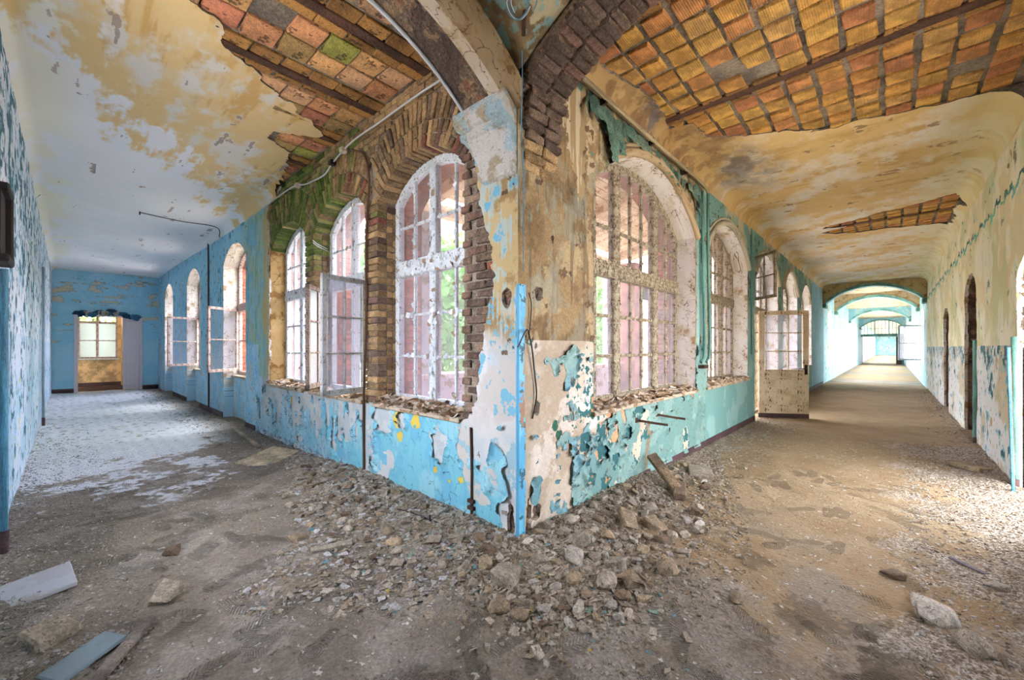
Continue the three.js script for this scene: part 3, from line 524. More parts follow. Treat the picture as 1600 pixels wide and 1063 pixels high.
{
  const T1 = tex(-0.4, 2.42, 2.6, 11, 240, ceilLeft), T2 = tex(-0.4, 2.42, 10.9, 21.1, 100, ceilLeft);
  const front = (u, v) => 0.03 + cove(XI - u, 0.02 + 0.17 * smooth(19, 10, v)) + cove(u - XO, 0.1) + (S(NA, u / 4, v / 4) - 0.5) * 0.012;
  part(ceilL, 'plaster', put(sheet({ u0: XO, u1: XI, v0: 2.7, v1: 11, step: 0.04, thick: 0.0, g: (u, v) => sdPoly(holeL, u, v) + rough2(u, v), front }), MC), [mat(T1, 0.01), mMortar]);
  part(ceilL, 'plaster', put(sheet({ u0: XO, u1: XI, v0: 11, v1: 21.0, step: 0.06, front }), MC), mat(T2, 0.01));
  part(ceilL, 'mortar_bed', box(-0.9, 2.9, CEIL + 0.012, CEIL + 0.4, -21.4, -2.2), mMortar);
  const r = rng(301);
  const inside = (x, y, m) => sdPoly(holeL, x, y) < m && x < XI - 0.02 && y > 2.8;
  const beams = [2.36, 3.38, 4.4, 5.42, 6.44];
  for (const b of beams.slice(1)) {
    let x0 = XI; while (x0 > 0.2 && sdPoly(holeL, x0, b) < 0.03) x0 -= 0.05; if (XI - x0 < 0.1) continue; const g = chamfer(XI - x0 + 0.1, 0.11, 0.05, 0.008, r, 0.01), o = part(ceilL, 'steel_beam', g, mRust);
    o.rotation.x = Math.PI / 2; o.position.set((x0 + XI + 0.1) / 2, CEIL + 0.008, -b);
  }
  for (const b of beams) for (const [dy, h, kind] of [[0.125, 0.11, 'dark'], [0.33, 0.265, 'left'], [0.62, 0.265, 'left'], [0.885, 0.15, 'dark']])
    for (let i = 0; i < 12; i++) {
      const w = kind === 'dark' ? 0.24 : 0.26, x = XI - 0.14 - i * (w + 0.022) + (kind === 'dark' ? 0.05 : 0), y = b + dy;
      if (!inside(x, y, 0.13)) continue;
      const list = kind === 'left' && r() < 0.06 ? TER.moss : TER[kind]; if (r() < 0.04) { r(); continue; }
      terraTile(ceilL, w, h, list[Math.floor(r() * list.length)], x, y, (r() - 0.5) * 0.02, r);
    }
}
const ceilR = structure(group(), 'ceiling_right', 'ochre stained plaster ceiling over the right corridor with bare terracotta', 'ceiling');
{
  const T1 = tex(2.7, 11, -1.1, 2.2, 240, ceilRight), T2 = tex(10.9, 23, -1.1, 2.2, 120, ceilRight);
  const front = (u, v) => 0.03 + cove(WI - v, 0.2) + cove(v - WO, 0.27) + (S(NA, u / 4, v / 4) - 0.5) * 0.014;
  part(ceilR, 'plaster', put(sheet({ u0: 2.85, u1: 11, v0: WO, v1: WI, step: 0.04, thick: 0, g: (u, v) => Math.min(sdPoly(holeR, u, v) + rough2(u, v) * 0.7, sdPoly(holeR2, u, v) + rough2(u, v)), front }), MC), [mat(T1, 0.012), mMortar]);
  part(ceilR, 'plaster', put(sheet({ u0: 11, u1: 22.6, v0: WO, v1: WI, step: 0.04, thick: 0, g: (u, v) => sdPoly(holeR2, u, v) + rough2(u, v), front }), MC), [mat(T2, 0.012), mMortar]);
  part(ceilR, 'mortar_bed', box(2.35, 22.6, CEIL + 0.012, CEIL + 0.4, -2.7, 1.6), mMortar);
  const r = rng(302);
  const lay = (hole, beams, pitch, x0, x1) => {
    const rows = []; for (const b of beams) { rows.push([b + 0.1, 0.075, 'dark']); for (let k = 0; k < 6; k++) rows.push([b + 0.275 + k * 0.262, 0.232, 'right']); rows.push([b + pitch - 0.08, 0.06, 'dark']); }
    for (const [x, h, kind] of rows) for (let i = 0; i < 13; i++) {
      const w = 0.205, y = WI - 0.2 - i * 0.252;
      if (x < x0 || x > x1 || y < WO + 0.06 || sdPoly(hole, x, y) > 0.12) continue;
      const list = TER[kind]; if (r() < 0.03) { r(); continue; }
      terraTile(ceilR, h - (r() < 0.2 ? 0.03 : 0), w, list[Math.floor(r() * list.length)], x + (r() - 0.5) * 0.012, y + (r() - 0.5) * 0.016, (r() - 0.5) * 0.05, r);
    }
    for (const b of beams) if (b > x0 && b < x1) { const o = part(ceilR, 'steel_beam', chamfer(0.12, 3.1, 0.05, 0.008, r, 0.01), mRust); o.rotation.x = Math.PI / 2; o.position.set(b, CEIL + 0.008, -0.5); }
  };
  lay(holeR, [3.1, 4.9], 1.8, 2.95, 7);
  lay(holeR2, [9.98, 11.78], 1.8, 10.3, 13.1);
}
// ---------------------------------------------------------------- the crossing: two arches and a groined vault
const arch1 = arch(XO, XI, 3.65, 4.18), arch2 = arch(WO, WI, 3.62, 4.19);
{
  const ring = (f, lift, y1 = 4.6) => { const p = []; for (let i = 0; i <= 28; i++) { const u = lerp(f.u0, f.u1, i / 28); p.push([u, f(u) + lift]); } p.push([f.u1, y1], [f.u0, y1]); return p; };
  const A = structure(group(), 'arch_left', 'broken brown arch with moulded rib spanning the left corridor', 'arch');
  const M1 = basis([0, 0, 0], [1, 0, 0], [0, 1, 0], [0, 0, -1]);                     // u = x, d = w
  part(A, 'soffit', put(slab(ring(arch1, 0), [], 2.2, 2.76), M1), mRough);
  const rib = (f, drop, d0, d1, m, name) => { const p = []; const n = 28; for (let i = 0; i <= n; i++) { const u = lerp(f.u0, f.u1, i / n); p.push([u, f(u) - drop]); } for (let i = n; i >= 0; i--) { const u = lerp(f.u0, f.u1, i / n); p.push([u, f(u) + 0.03]); } return part(A, name, put(slab(p, [], d0, d1), M1), m); };
  const mRibW = grained(tReveal, 196, 186, 172, 1.3, 0.006), mRibB = grained(tReveal, 150, 132, 104, 1.3, 0.01);
  rib(arch1, 0.13, 2.24, 2.36, mRibW, 'moulding'); rib(arch1, 0.09, 2.36, 2.385, mPipeBlue, 'painted_edge'); rib(arch1, 0.17, 2.1, 2.22, mRibB, 'moulding'); rib(arch1, 0.1, 2.22, 2.24, mDark, 'groove');
  const bead = []; for (let i = 0; i <= 24; i++) { const u = lerp(XO + 0.02, XI - 0.02, i / 24); bead.push(V3(u, arch1(u) - 0.015, -2.76)); }
  part(A, 'edge_bead', tube(bead, 0.017, 6, 60), mWire);
  const B = structure(group(), 'arch_right', 'bare reddish brown brick arch spanning the right corridor', 'arch');
  const M2 = basis([0, 0, 0], [0, 0, -1], [0, 1, 0], [1, 0, 0]);                     // u = w, d = x
  part(B, 'soffit', put(slab(ring(arch2, 0.02), [], 2.42, 2.9), M2), mRough);
  const r = rng(77), vous = [0, 1, 2].map(() => chamfer(0.07, 0.07, 0.238, 0.014, r, 0.016));
  for (let i = 0; i < 46; i++) for (let k = 0; k < 2; k++) {
    const t = -arch2.angle + (i + 0.5) / 46 * 2 * arch2.angle, u = arch2.c + Math.sin(t) * (arch2.R + 0.03), y = arch2.yc + Math.cos(t) * (arch2.R + 0.03);
    const o = part(B, 'voussoir', vous[(i + k) % 3], [BR.brown[1], BR.brown[1], BR.brown[3]][Math.floor(r() * 3)]);
    o.position.set(2.535 + k * 0.245, y + 0.004 + (r() - 0.5) * 0.016, -u); o.rotation.set(0, Math.PI / 2, 0); o.rotateZ(-t);
  }
  const cor = [0, 1, 2].map(() => chamfer(0.22, 0.075, 0.2, 0.012, r, 0.02));
  for (let k = 0; k < 8; k++) for (let i = 0; i < 2; i++) { const o = part(B, 'corbel_brick', cor[(k + i) % 3], k < 3 ? [BR.tan[2], BR.tan[0]][(k + i) % 2] : [BR.brown[1], BR.brown[0]][(k + i) % 2]); o.position.set(2.56 + i * 0.232 + (k % 2) * 0.03, 3.06 + k * 0.083, -(WI + 0.1 - 0.012 - 0.012 * k + (r() - 0.5) * 0.01)); }
  const vault = (u, v) => -(Math.max(arch1.yc + Math.sqrt((arch1.R + 0.1) ** 2 - (u - arch1.c) ** 2), arch2.yc + Math.sqrt((arch2.R + 0.1) ** 2 - (v - arch2.c) ** 2)) - CEIL);
  const T = tex(-0.4, 2.42, -1.1, 2.2, 200, (u, v, c) => { const a = S(NA, u / 2, v / 2), b = S(NB, u, v), n = S(NC, u, v); set3(c, 150, 128, 92); mix3(c, 112, 94, 66, smooth(0.4, 0.8, a)); mix3(c, 186, 172, 138, smooth(0.6, 0.85, b)); if (n > 0.72) mix3(c, 128, 172, 172, 0.75); c[3] = 0.4 + 0.3 * n; });
  const Vt = structure(group(), 'ceiling_vault', 'ochre groined vault over the corner with traces of teal', 'ceiling');
  part(Vt, 'plaster', put(sheet({ u0: XO, u1: XI, v0: WO, v1: WI, step: 0.05, front: vault }), MC), mat(T, 0.02));
  part(Vt, 'mortar_bed', box(-0.95, 2.45, 4.52, 4.75, -2.25, 1.6), mMortar);
}
// capital under the left arch
{
  const C = structure(group(), 'capital', 'moulded corner capital with worn white and blue paint', 'capital');
  const prof = [[2.97, 0.0, 2.52], [2.99, 0.03, 2.55], [3.05, 0.045, 2.57], [3.08, 0.045, 2.57], [3.09, 0.028, 2.56], [3.18, 0.045, 2.59], [3.27, 0.07, 2.63], [3.34, 0.1, 2.68], [3.35, 0.12, 2.7], [3.41, 0.125, 2.71], [3.42, 0.11, 2.7], [3.44, 0.14, 2.73], [3.5, 0.16, 2.755], [3.58, 0.16, 2.76], [3.62, 0.1, 2.74]];
  const P = [], U = [], I = []; const w0 = 2.16;
  prof.forEach(([y, d, w1]) => { const ring = [[XI + 0.02, w0], [XI - d, w0], [XI - d, lerp(w0, w1, 0.5)], [XI - d, w1], [XI + 0.02, w1]]; ring.forEach(([x, w], k) => { P.push(x, y, -w); U.push(k < 1 ? 2.14 - d : k > 3 ? w + d : w, y); }); });
  for (let i = 0; i < prof.length - 1; i++) for (let k = 0; k < 4; k++) { const a = i * 5 + k, b = a + 1, c = a + 6, d = a + 5; I.push(a, b, c, a, c, d); }
  const top0 = (prof.length - 1) * 5; I.push(top0, top0 + 1, top0 + 3, top0, top0 + 3, top0 + 4);
  let g = new THREE.BufferGeometry(); g.setAttribute('position', new THREE.BufferAttribute(new Float32Array(P), 3)); g.setAttribute('uv', new THREE.BufferAttribute(new Float32Array(U), 2)); g.setIndex(I); g = g.toNonIndexed(); g.computeVertexNormals();
  const T = tex(1.9, 3, 2.9, 3.7, 300, (u, v, c) => { const a = S(NA, u, v), b = S(NB, u * 1.3, v * 1.3), n = S(NC, u * 1.2, v * 1.2), d = S(ND, u * 2, v * 2); set3(c, 188, 186, 178); mix3(c, 158, 146, 120, smooth(0.4, 0.8, a)); mix3(c, 136, 172, 186, smooth(0.45, 0.8, b) * 0.7); if (S(NC, u * 3, v * 3) > 0.9) mix3(c, 198, 194, 188, 0.6); if (S(NC, u * 3 + 0.5, v * 4) < 0.06) mix3(c, 132, 104, 96, 0.5); c[3] = 0.5 * n + 0.3 * d; });
  part(C, 'moulding', g, mat(T, 0.015));
}

// ---------------------------------------------------------------- end of the left corridor: wall, doorway, room beyond
{
  const E = structure(group(), 'wall_end_left', 'sky blue end wall of the left corridor with flaked patches', 'wall');
  const ME = basis([0, 0, -21], [1, 0, 0], [0, 1, 0], [0, 0, 1]);
  const T = tex(-0.4, 2.5, 0, 4.4, 180, leftEnd), o = opening(0.18, 1.88, 0, 2.72, 2.86);
  part(E, 'plaster', put(sheet({ u0: XO, u1: XI + 0.02, v0: 0, v1: 4.3, step: 0.04, thick: 0.05, g: (u, v) => o.sd(u, v) + (v > 2.5 ? (S(NC, u / 1.2, v / 1.2) - 0.5) * 0.12 : 0) }), ME), [mat(T, 0.015), mReveal]);
  part(E, 'masonry', put(slab(rect(-0.9, 2.9, -0.3, 4.7), [pathOf(o)], -0.4, -0.03), ME), [mReveal, mReveal]);
  const lin = structure(group(), 'trim_1', 'white painted door lining at the end of the left corridor', 'door frame');
  const mLin = plain(214, 206, 212, 0.7); part(lin, 'jamb', put(box(0.14, 0.24, 0, 2.75, -0.2, 0.03), ME), mLin); part(lin, 'jamb', put(box(1.84, 1.93, 0, 2.75, -0.2, 0.03), ME), mLin); part(lin, 'head', put(box(0.14, 1.93, 2.72, 2.8, -0.2, -0.02), ME), mLin);
  // torn paint hanging over the doorway
  const flap = E; const r = rng(9), dk = grained(tBrick, 36, 92, 128, 1.5, 0.01), lt = grained(tReveal, 180, 188, 190, 1.2, 0.01), md = grained(tBrick, 74, 146, 190, 1.5, 0.01);
  for (let i = 0; i < 16; i++) { const u = 0.25 + i * 0.1 + r() * 0.05, s = 0.1 + r() * 0.12, g = sheet({ u0: -s, u1: s, v0: -s * 0.7, v1: s * 0.5, step: s / 4, g: (a, b) => s * 0.8 - Math.hypot(a, b * 1.4) + (r() - 0.5) * s * 0.3, front: (a, b) => 0.06 * Math.sin(a / s * 2 + i) + b * 0.5, edge: false }); g.translate(u, 2.86 + (r() - 0.5) * 0.14 - Math.abs(i - 8) * 0.012, 0.07); part(flap, 'paint_flap', put(g, ME), [dk, dk, lt, md][i % 4]); }
  // room beyond
  const back = grained(tMortar, 226, 210, 176, 3.4, 0.004), Rm = structure(group(), 'wall_end_room', 'yellow plastered room beyond the left corridor doorway', 'wall');
  const w = [rect(0.28, 1.44, 1.15, 3.1)];
  part(Rm, 'back_wall', put(slab(rect(-1.5, 4, -0.3, 4), w, -3.65, -3.3), ME), back);
  part(Rm, 'side_wall', put(box(-1.6, -1.4, -0.3, 4, -3.4, -0.4), ME), back); part(Rm, 'side_wall', put(box(1.55, 1.75, -0.3, 4, -3.4, -2.2), ME), back); part(Rm, 'side_wall', put(box(3.4, 3.6, -0.3, 4, -3.4, -0.4), ME), back);
  part(Rm, 'room_ceiling', put(box(-1.6, 3.6, 3.9, 4.1, -3.6, -0.4), ME), mReveal);
  const fl = grained(tRough, 120, 100, 96, 1.9, 0.02); part(Rm, 'room_floor', put(box(-1.6, 3.6, -0.3, 0.0, -3.6, -0.41), ME), fl);
  part(Rm, 'skirting', put(box(-1.4, 1.6, 0, 0.14, -3.3, -3.27), ME), mKick);
}
// ---------------------------------------------------------------- the right corridor beyond the first arch
{
  const farT = tile(4, 120, (u, v, c) => { const a = S(NA, u / 4, v / 4), b = S(NB, u / 2, v / 2), n = S(NC, u / 2, v / 2); set3(c, 150, 206, 224); mix3(c, 176, 218, 230, smooth(0.4, 0.7, a)); const k = n * 0.6 + b * 0.4; if (k > 0.72) { set3(c, 222, 214, 204); c[3] = 0.3; } if (k > 0.88) set3(c, 70, 120, 130); });
  const mFar = mat(farT, 0.02), mFarC = grained(tReveal, 226, 214, 196, 1.3, 0.01), mTrim = grained(tBrick, 142, 200, 200, 1.7, 0.006), X0 = 22.6, X1 = 112;
  const windowsL = [], windowsR = [];
  for (let x = 24.2; x < 108; x += 3.6) if (Math.abs(x + 1.1 - 52) > 3) { windowsL.push(opening(x, x + 2.5, 0.7, 3.0, 3.4)); windowsR.push(opening(x + 0.1, x + 2.2, 0.9, 3.0, 3.3)); }
  const wl = structure(group(), 'wall_far_left', 'pale blue wall with windows far down the right corridor', 'wall'), wr = structure(group(), 'wall_far_right', 'light blue wall with windows far down the right corridor, opposite side', 'wall');
  part(wl, 'plaster', put(slab(rect(X0, X1, -0.3, 4.7), windowsL.map((o) => pathOf(o)), -0.4, 0), MR), [mFar, mReveal]);
  part(wr, 'plaster', put(slab(rect(X0, X1, -0.3, 4.7), windowsR.map((o) => pathOf(o)), -0.4, 0), MOR), [mFar, mReveal]);
  const cf = structure(group(), 'ceiling_far', 'pale ceiling of the far right corridor', 'ceiling'); part(cf, 'plaster', box(X0, X1, CEIL, CEIL + 0.3, -WI - 0.4, -WO + 0.4), mFarC);
  structure(new THREE.Mesh(box(X1 - 0.2, X1 + 0.2, -0.3, 4.6, -WI - 0.4, -WO + 0.4), mFar), 'wall_end_right', 'blue end wall at the very end of the right corridor', 'wall');
  // arches across the corridor: spandrel wall on two pilasters
  const M2 = basis([0, 0, 0], [0, 0, -1], [0, 1, 0], [1, 0, 0]);
  const span = (x0, x1, m, label, spring = 3.5, apex = 4.14) => {
    const A = structure(group(), 'arch_corridor', label, 'arch'), f = arch(WO + 0.1, WI - 0.1, spring, apex), p = [[WO, CEIL + 0.02], [WO, spring - 0.25]];
    p.push([WO + 0.1, spring]); for (let i = 0; i <= 24; i++) { const u = lerp(f.u0, f.u1, i / 24); p.push([u, f(u)]); } p.push([WI, spring - 0.25], [WI, CEIL + 0.02]);
    part(A, 'spandrel', put(slab(p, [], x0, x1), M2), m);
    const band = []; for (let i = 0; i <= 24; i++) { const u = lerp(f.u0, f.u1, i / 24); band.push([u, f(u) - 0.02]); } for (let i = 24; i >= 0; i--) { const u = lerp(f.u0, f.u1, i / 24); band.push([u, f(u) + 0.1]); }
    part(A, 'moulding', put(slab(band, [], x0 - 0.05, x0 + 0.08), M2), mTrim);
    for (const [a, b] of [[WO - 0.02, WO + 0.1], [WI - 0.1, WI + 0.02]]) { part(A, 'pilaster', put(box(a, b, 0, spring - 0.1, x0, x1, 0.01), M2), m); part(A, 'impost', put(box(a - 0.03, b + 0.03, spring - 0.18, spring, x0 - 0.05, x1, 0.02), M2), mTrim); }
  };
  span(22.3, 22.9, [grained(tReveal, 220, 202, 160, 1.3, 0.008), mFar], 'teal moulded arch nearest along the right corridor');
  span(27.4, 28.0, [grained(tReveal, 210, 188, 158, 1.3, 0.01), mFar], 'second arch along the right corridor, ochre spandrel');
  span(37.8, 38.4, [mFar, mFar], 'third arch along the right corridor, pale blue');
  span(51.6, 52.1, [mFar, mFar], 'fourth arch along the right corridor, holding the fanlight');
  // door frame with a fanlight in the fourth arch
  const D = structure(group(), 'door_3', 'grey double door frame with arched fanlight far down the right corridor', 'door'), dm = grained(tBrick, 104, 150, 150, 1.5, 0.004), f = arch(WO + 0.1, WI - 0.1, 3.5, 4.14);
  part(D, 'transom', put(box(WO + 0.1, WI - 0.1, 2.62, 2.86, 51.75, 51.95), M2), dm);
  for (const u of [WO + 0.16, WI - 0.16]) part(D, 'jamb', put(box(u - 0.08, u + 0.08, 0, 2.7, 51.75, 51.95), M2), dm);
  for (let i = 1; i < 12; i++) { const u = lerp(WO + 0.1, WI - 0.1, i / 12), t = i % 4 === 0 ? 0.06 : 0.022; part(D, 'glazing_bar', put(box(u - t, u + t, 2.8, f(u) + 0.02, 51.8, 51.9), M2), mWoodWhite); }
  part(D, 'glazing_bar', put(box(WO + 0.1, WI - 0.1, 3.36, 3.4, 51.8, 51.9), M2), mWoodWhite);
  const leaf = (u, a, w) => { const g = box(0, w, 0.02, 2.6, -0.03, 0.03); g.rotateY(a); const o = part(D, 'door_leaf', g, mWoodWhite); o.position.set(51.75, 0, -u); };
  leaf(WI - 0.2, 2.9, 1.1);
  part(D, 'door_leaf', put(box(WO + 0.16, WO + 0.62, 0.02, 2.6, 51.8, 51.86), M2), mDark);
  // window frames of the nearest far openings, with their casements standing open on the right
  for (const [list, M, side, word] of [[windowsL, MR, 'left', 'left side'], [windowsR, MOR, 'right', 'right side']]) list.slice(0, 4).forEach((o, k) => {
    const W = structure(group(), 'window_' + (11 + k + (side === 'right' ? 4 : 0)), ['first', 'second', 'third', 'fourth'][k] + ' window beyond the first arch, ' + word + ' of the right corridor', 'window');
    part(W, 'frame', put(slab(pathOf(o), [pathOf(o, 0.08)], -0.3, -0.22), M), mWoodWhite);
    part(W, 'mullion', put(box(o.f.c - 0.05, o.f.c + 0.05, o.v0, 3.3, -0.3, -0.22), M), mWoodWhite); part(W, 'transom', put(box(o.u0, o.u1, 2.4, 2.52, -0.3, -0.2), M), mWoodWhite);
  });
  const C = group(); for (const [a, b, c, d] of [[0, 0.85, 0, 0.06], [0, 0.85, 1.44, 1.5], [0, 0.06, 0, 1.5], [0.79, 0.85, 0, 1.5], [0, 0.85, 0.72, 0.75]]) part(C, 'frame', box(a, b, c, d, -0.02, 0.02), mWoodWhite);
  part(C, 'pane', box(0.05, 0.8, 0.05, 1.45, -0.002, 0.002, 0.0005), mGlassDusty);
  C.position.set(24.4, 1.05, -WO); C.rotation.y = Math.PI * 0.62; top(C, 'casement', 'bright open casement past the first arch on the right side', 'window sash');
}

// ---------------------------------------------------------------- floor
const heap = (x, w) => {                                   // low drifts of rubble along the inner walls and at the corner
  const tl = XI - x, tr = WI - w; let h = 0;
  h = (0.10 * Math.exp(-((tl - 0.1) ** 2) / 0.26) * smooth(6.4, 4.6, w) + 0.035 * Math.exp(-tl * tl / 0.08) * smooth(15, 7, w)) * smooth(1.3, 2.5, w);
  h = Math.max(h, (0.09 * Math.exp(-((tr - 0.1) ** 2) / 0.3) * smooth(6.0, 4.2, x) + 0.035 * Math.exp(-tr * tr / 0.1) * smooth(12, 7, x)) * smooth(1.5, 2.6, x));
  h = Math.max(h, 0.085 * Math.exp(-((x - 2.25) ** 2 + (w - 1.85) ** 2) / 0.35), 0.05 * Math.exp(-((x - 2.75) ** 2 + (w - 1.3) ** 2) / 0.3));
  h = Math.max(h, 0.03 * Math.exp(-((x - XO) ** 2) / 0.06) * smooth(2, 4, w), 0.04 * Math.exp(-((w - WO) ** 2) / 0.12) * smooth(1, 3, x));
  return h;
};
const ground = (x, w) => { const h = heap(x, w); return h + (S(NA, x / 3, w / 3) - 0.5) * 0.016 + (S(NC, x / 2, w / 2) - 0.5) * (0.006 + 0.12 * h); };
const prints = []; { const r = rng(4242); for (let i = 0; i < 330; i++) { const t = r(), x = t < 0.5 ? lerp(-0.25, 2.2, r()) : lerp(0.2, 6.5, r()), w = t < 0.5 ? lerp(0.1, 7, r()) : lerp(-0.9, 1.7, r()); if (x > 2.3 && w > 2) continue; prints.push([x, w, r() * 6.28, Math.floor(r() * 4), 0.26 + r() * 0.05]); } }
const cellOf = new Map(); prints.forEach((p, i) => { for (let a = -1; a <= 1; a++) for (let b = -1; b <= 1; b++) { const k = (Math.floor(p[0] / 0.35) + a) + ',' + (Math.floor(p[1] / 0.35) + b); if (!cellOf.has(k)) cellOf.set(k, []); cellOf.get(k).push(i); } });
function printAt(x, w) {                                   // tread of the soles: -1..1, 0 where nobody stepped
  const l = cellOf.get(Math.floor(x / 0.35) + ',' + Math.floor(w / 0.35)); if (!l) return 0; let out = 0;
  for (const i of l) {
    const [px, pw, a, kind, len] = prints[i], dx = x - px, dw = w - pw, p = dx * Math.cos(a) + dw * Math.sin(a), q = -dx * Math.sin(a) + dw * Math.cos(a);
    const half = 0.046 + 0.012 * Math.sin(p / len * 5 + 0.6) - 0.01 * Math.exp(-((p + 0.02) ** 2) / 0.0012); if (Math.abs(p) > len / 2 || Math.abs(q) > half * Math.sqrt(Math.max(0, 1 - (2 * p / len) ** 6))) continue;
    const s = kind === 0 ? Math.sign(Math.sin(p * 420)) : kind === 1 ? Math.sign(Math.sin(p * 300 + Math.abs(q) * 240)) : kind === 2 ? (Math.sin(p * 380) * Math.sin(q * 380) > 0.1 ? 1 : -1) : Math.sign(Math.sin(Math.hypot(p - 0.05, q) * 420));
    out = -0.35 + 0.45 * s;
  }
  return out;
}
function floorNear(x, w, c) {
  const a = S(NA, x / 3.4, w / 3.4), b = S(NB, x / 1.5, w / 1.5), n = S(NC, x / 1.2, w / 1.2), d = S(ND, x * 1.3, w * 1.3), e = S(ND, x * 0.45, w * 0.45);
  set3(c, 124, 115, 102); mix3(c, 110, 102, 90, smooth(0.3, 0.8, a)); mix3(c, 152, 147, 140, smooth(0.5, 1.0, b) * 0.5); mul3(c, 0.9 + 0.2 * d); c[3] = 0.35 + 0.16 * b + 0.16 * d + 0.12 * n;
  // right-hand corridor: sandy ochre dust
  const sand = smooth(1.9, 4.0, x - w * 0.35 + (a - 0.5) * 1.6 + (b - 0.5) * 0.6) * smooth(2.3, 1.4, w + (b - 0.5) * 0.6); mix3(c, 150, 124, 88, sand * 0.75); mix3(c, 132, 106, 72, sand * smooth(0.4, 0.8, n * 0.4 + a * 0.6) * 0.5);
  // whitish gravel along the outer wall
  const grit = smooth(-0.05, -0.55, w + (b - 0.5) * 0.7) * smooth(1.5, 3, x); if (grit > 0.3) { mix3(c, 206, 196, 186, grit * (d > 0.55 ? 0.85 : 0.25)); mix3(c, 112, 92, 70, grit * (d < 0.22 ? 0.7 : 0)); c[3] += grit * (d - 0.5) * 0.5; }
  // left-hand corridor: pale lozenge tiles showing past the edge of the dust
  const tiled = smooth(6.4, 7.4, w + (a - 0.5) * 2.2 + (n - 0.5) * 1.3 - smooth(0.9, 2.2, x) * 1.4) * smooth(2.2, 1.5, x);
  if (tiled > 0) { const i = Math.floor(x / 0.17), j = Math.floor(w / 0.17), fx = x / 0.17 - i, fw = w / 0.17 - j, dia = Math.abs(fx - 0.5) + Math.abs(fw - 0.5) < 0.5 ? 1 : 0; const o = dia ? [206, 215, 226] : [220, 225, 232]; mix3(c, o[0], o[1], o[2], tiled * 0.85); }
  if (heap(x, w) > 0.03) { const h = smooth(0.03, 0.07, heap(x, w)); mix3(c, 134, 120, 98, h * 0.5); c[3] += h * (n - 0.5) * 0.7 + h * (d - 0.5) * 0.4; mix3(c, 176, 170, 156, h * (n > 0.72 ? 0.5 : 0)); }
  if (e > 0.972) { mix3(c, 206, 202, 194, 0.8); c[3] += 0.3; } else if (e < 0.02) { mix3(c, 70, 60, 52, 0.7); }
  // a few dark oily spots in front of the right-hand corridor
  for (const [sx, sw, sr] of [[2.62, 0.5, 0.17], [2.95, 0.35, 0.22], [2.5, 0.1, 0.3], [2.2, -0.05, 0.25], [2.72, -0.05, 0.2]]) { const q = Math.hypot(x - sx, w - sw) / sr + (b - 0.5) * 1.4 + (n - 0.5); if (q < 0.75) mix3(c, 78, 66, 50, 0.5 * smooth(0.75, 0.45, q)); }
  const t = printAt(x, w); if (t) c[3] += t * 0.4 * (1 - smooth(0.02, 0.05, heap(x, w))) * (1 - tiled);
}
function floorFar(x, w, c) { const a = S(NA, x / 3.4, w / 3.4), b = S(NB, x / 1.5, w / 1.5), n = S(NC, x / 1.2, w / 1.2), d = S(ND, x * 1.3, w * 1.3); set3(c, 124, 115, 102); mix3(c, 110, 102, 90, smooth(0.3, 0.8, a)); mix3(c, 152, 147, 140, smooth(0.5, 1.0, b) * 0.5); mul3(c, 0.9 + 0.2 * d); const sand = smooth(1.9, 4.0, x); mix3(c, 150, 124, 88, sand * 0.75); mix3(c, 132, 106, 72, sand * smooth(0.4, 0.8, n * 0.4 + a * 0.6) * 0.5); c[3] = 0.4 + 0.3 * b; }
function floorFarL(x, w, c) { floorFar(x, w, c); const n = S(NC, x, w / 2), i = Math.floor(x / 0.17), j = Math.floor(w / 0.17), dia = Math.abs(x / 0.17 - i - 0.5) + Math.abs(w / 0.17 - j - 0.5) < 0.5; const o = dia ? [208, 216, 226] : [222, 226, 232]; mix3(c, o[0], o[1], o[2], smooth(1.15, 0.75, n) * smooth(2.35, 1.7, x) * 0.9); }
const floor = structure(group(), 'floor', 'dusty floor of the corridors with footprints and drifts of rubble', 'floor');
{
  const piece = (u0, u1, v0, v1, ppm, fn, step, relief) => part(floor, 'surface', put(sheet({ u0, u1, v0, v1, step, front: ground }), MF), mat(tex(u0, u1, v0, v1, ppm, fn), relief, 0.95));
  piece(XO - 0.1, XI + 0.05, WI, 9.5, 270, floorNear, 0.035, 0.04);
  piece(XO - 0.1, XI, WO - 0.1, WI, 330, floorNear, 0.035, 0.04);
  piece(XI, 9.5, WO - 0.6, WI + 0.02, 285, floorNear, 0.035, 0.04);
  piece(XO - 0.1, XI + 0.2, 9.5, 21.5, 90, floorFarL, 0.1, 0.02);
  piece(9.5, 22, WO - 0.6, WI + 0.5, 110, floorFar, 0.08, 0.02);
  part(floor, 'surface', put(sheet({ u0: 22, u1: 112, v0: WO - 0.1, v1: WI + 0.1, step: 0.6, front: () => 0 }), MF), mat(tile(8, 60, floorFar), 0.02, 0.9));
  part(floor, 'slab', box(-0.9, 112, -0.4, -0.06, -2.6, 1.5), mMortar); part(floor, 'slab', box(-0.9, 2.9, -0.4, -0.06, -21.4, -2.6), mMortar);
}
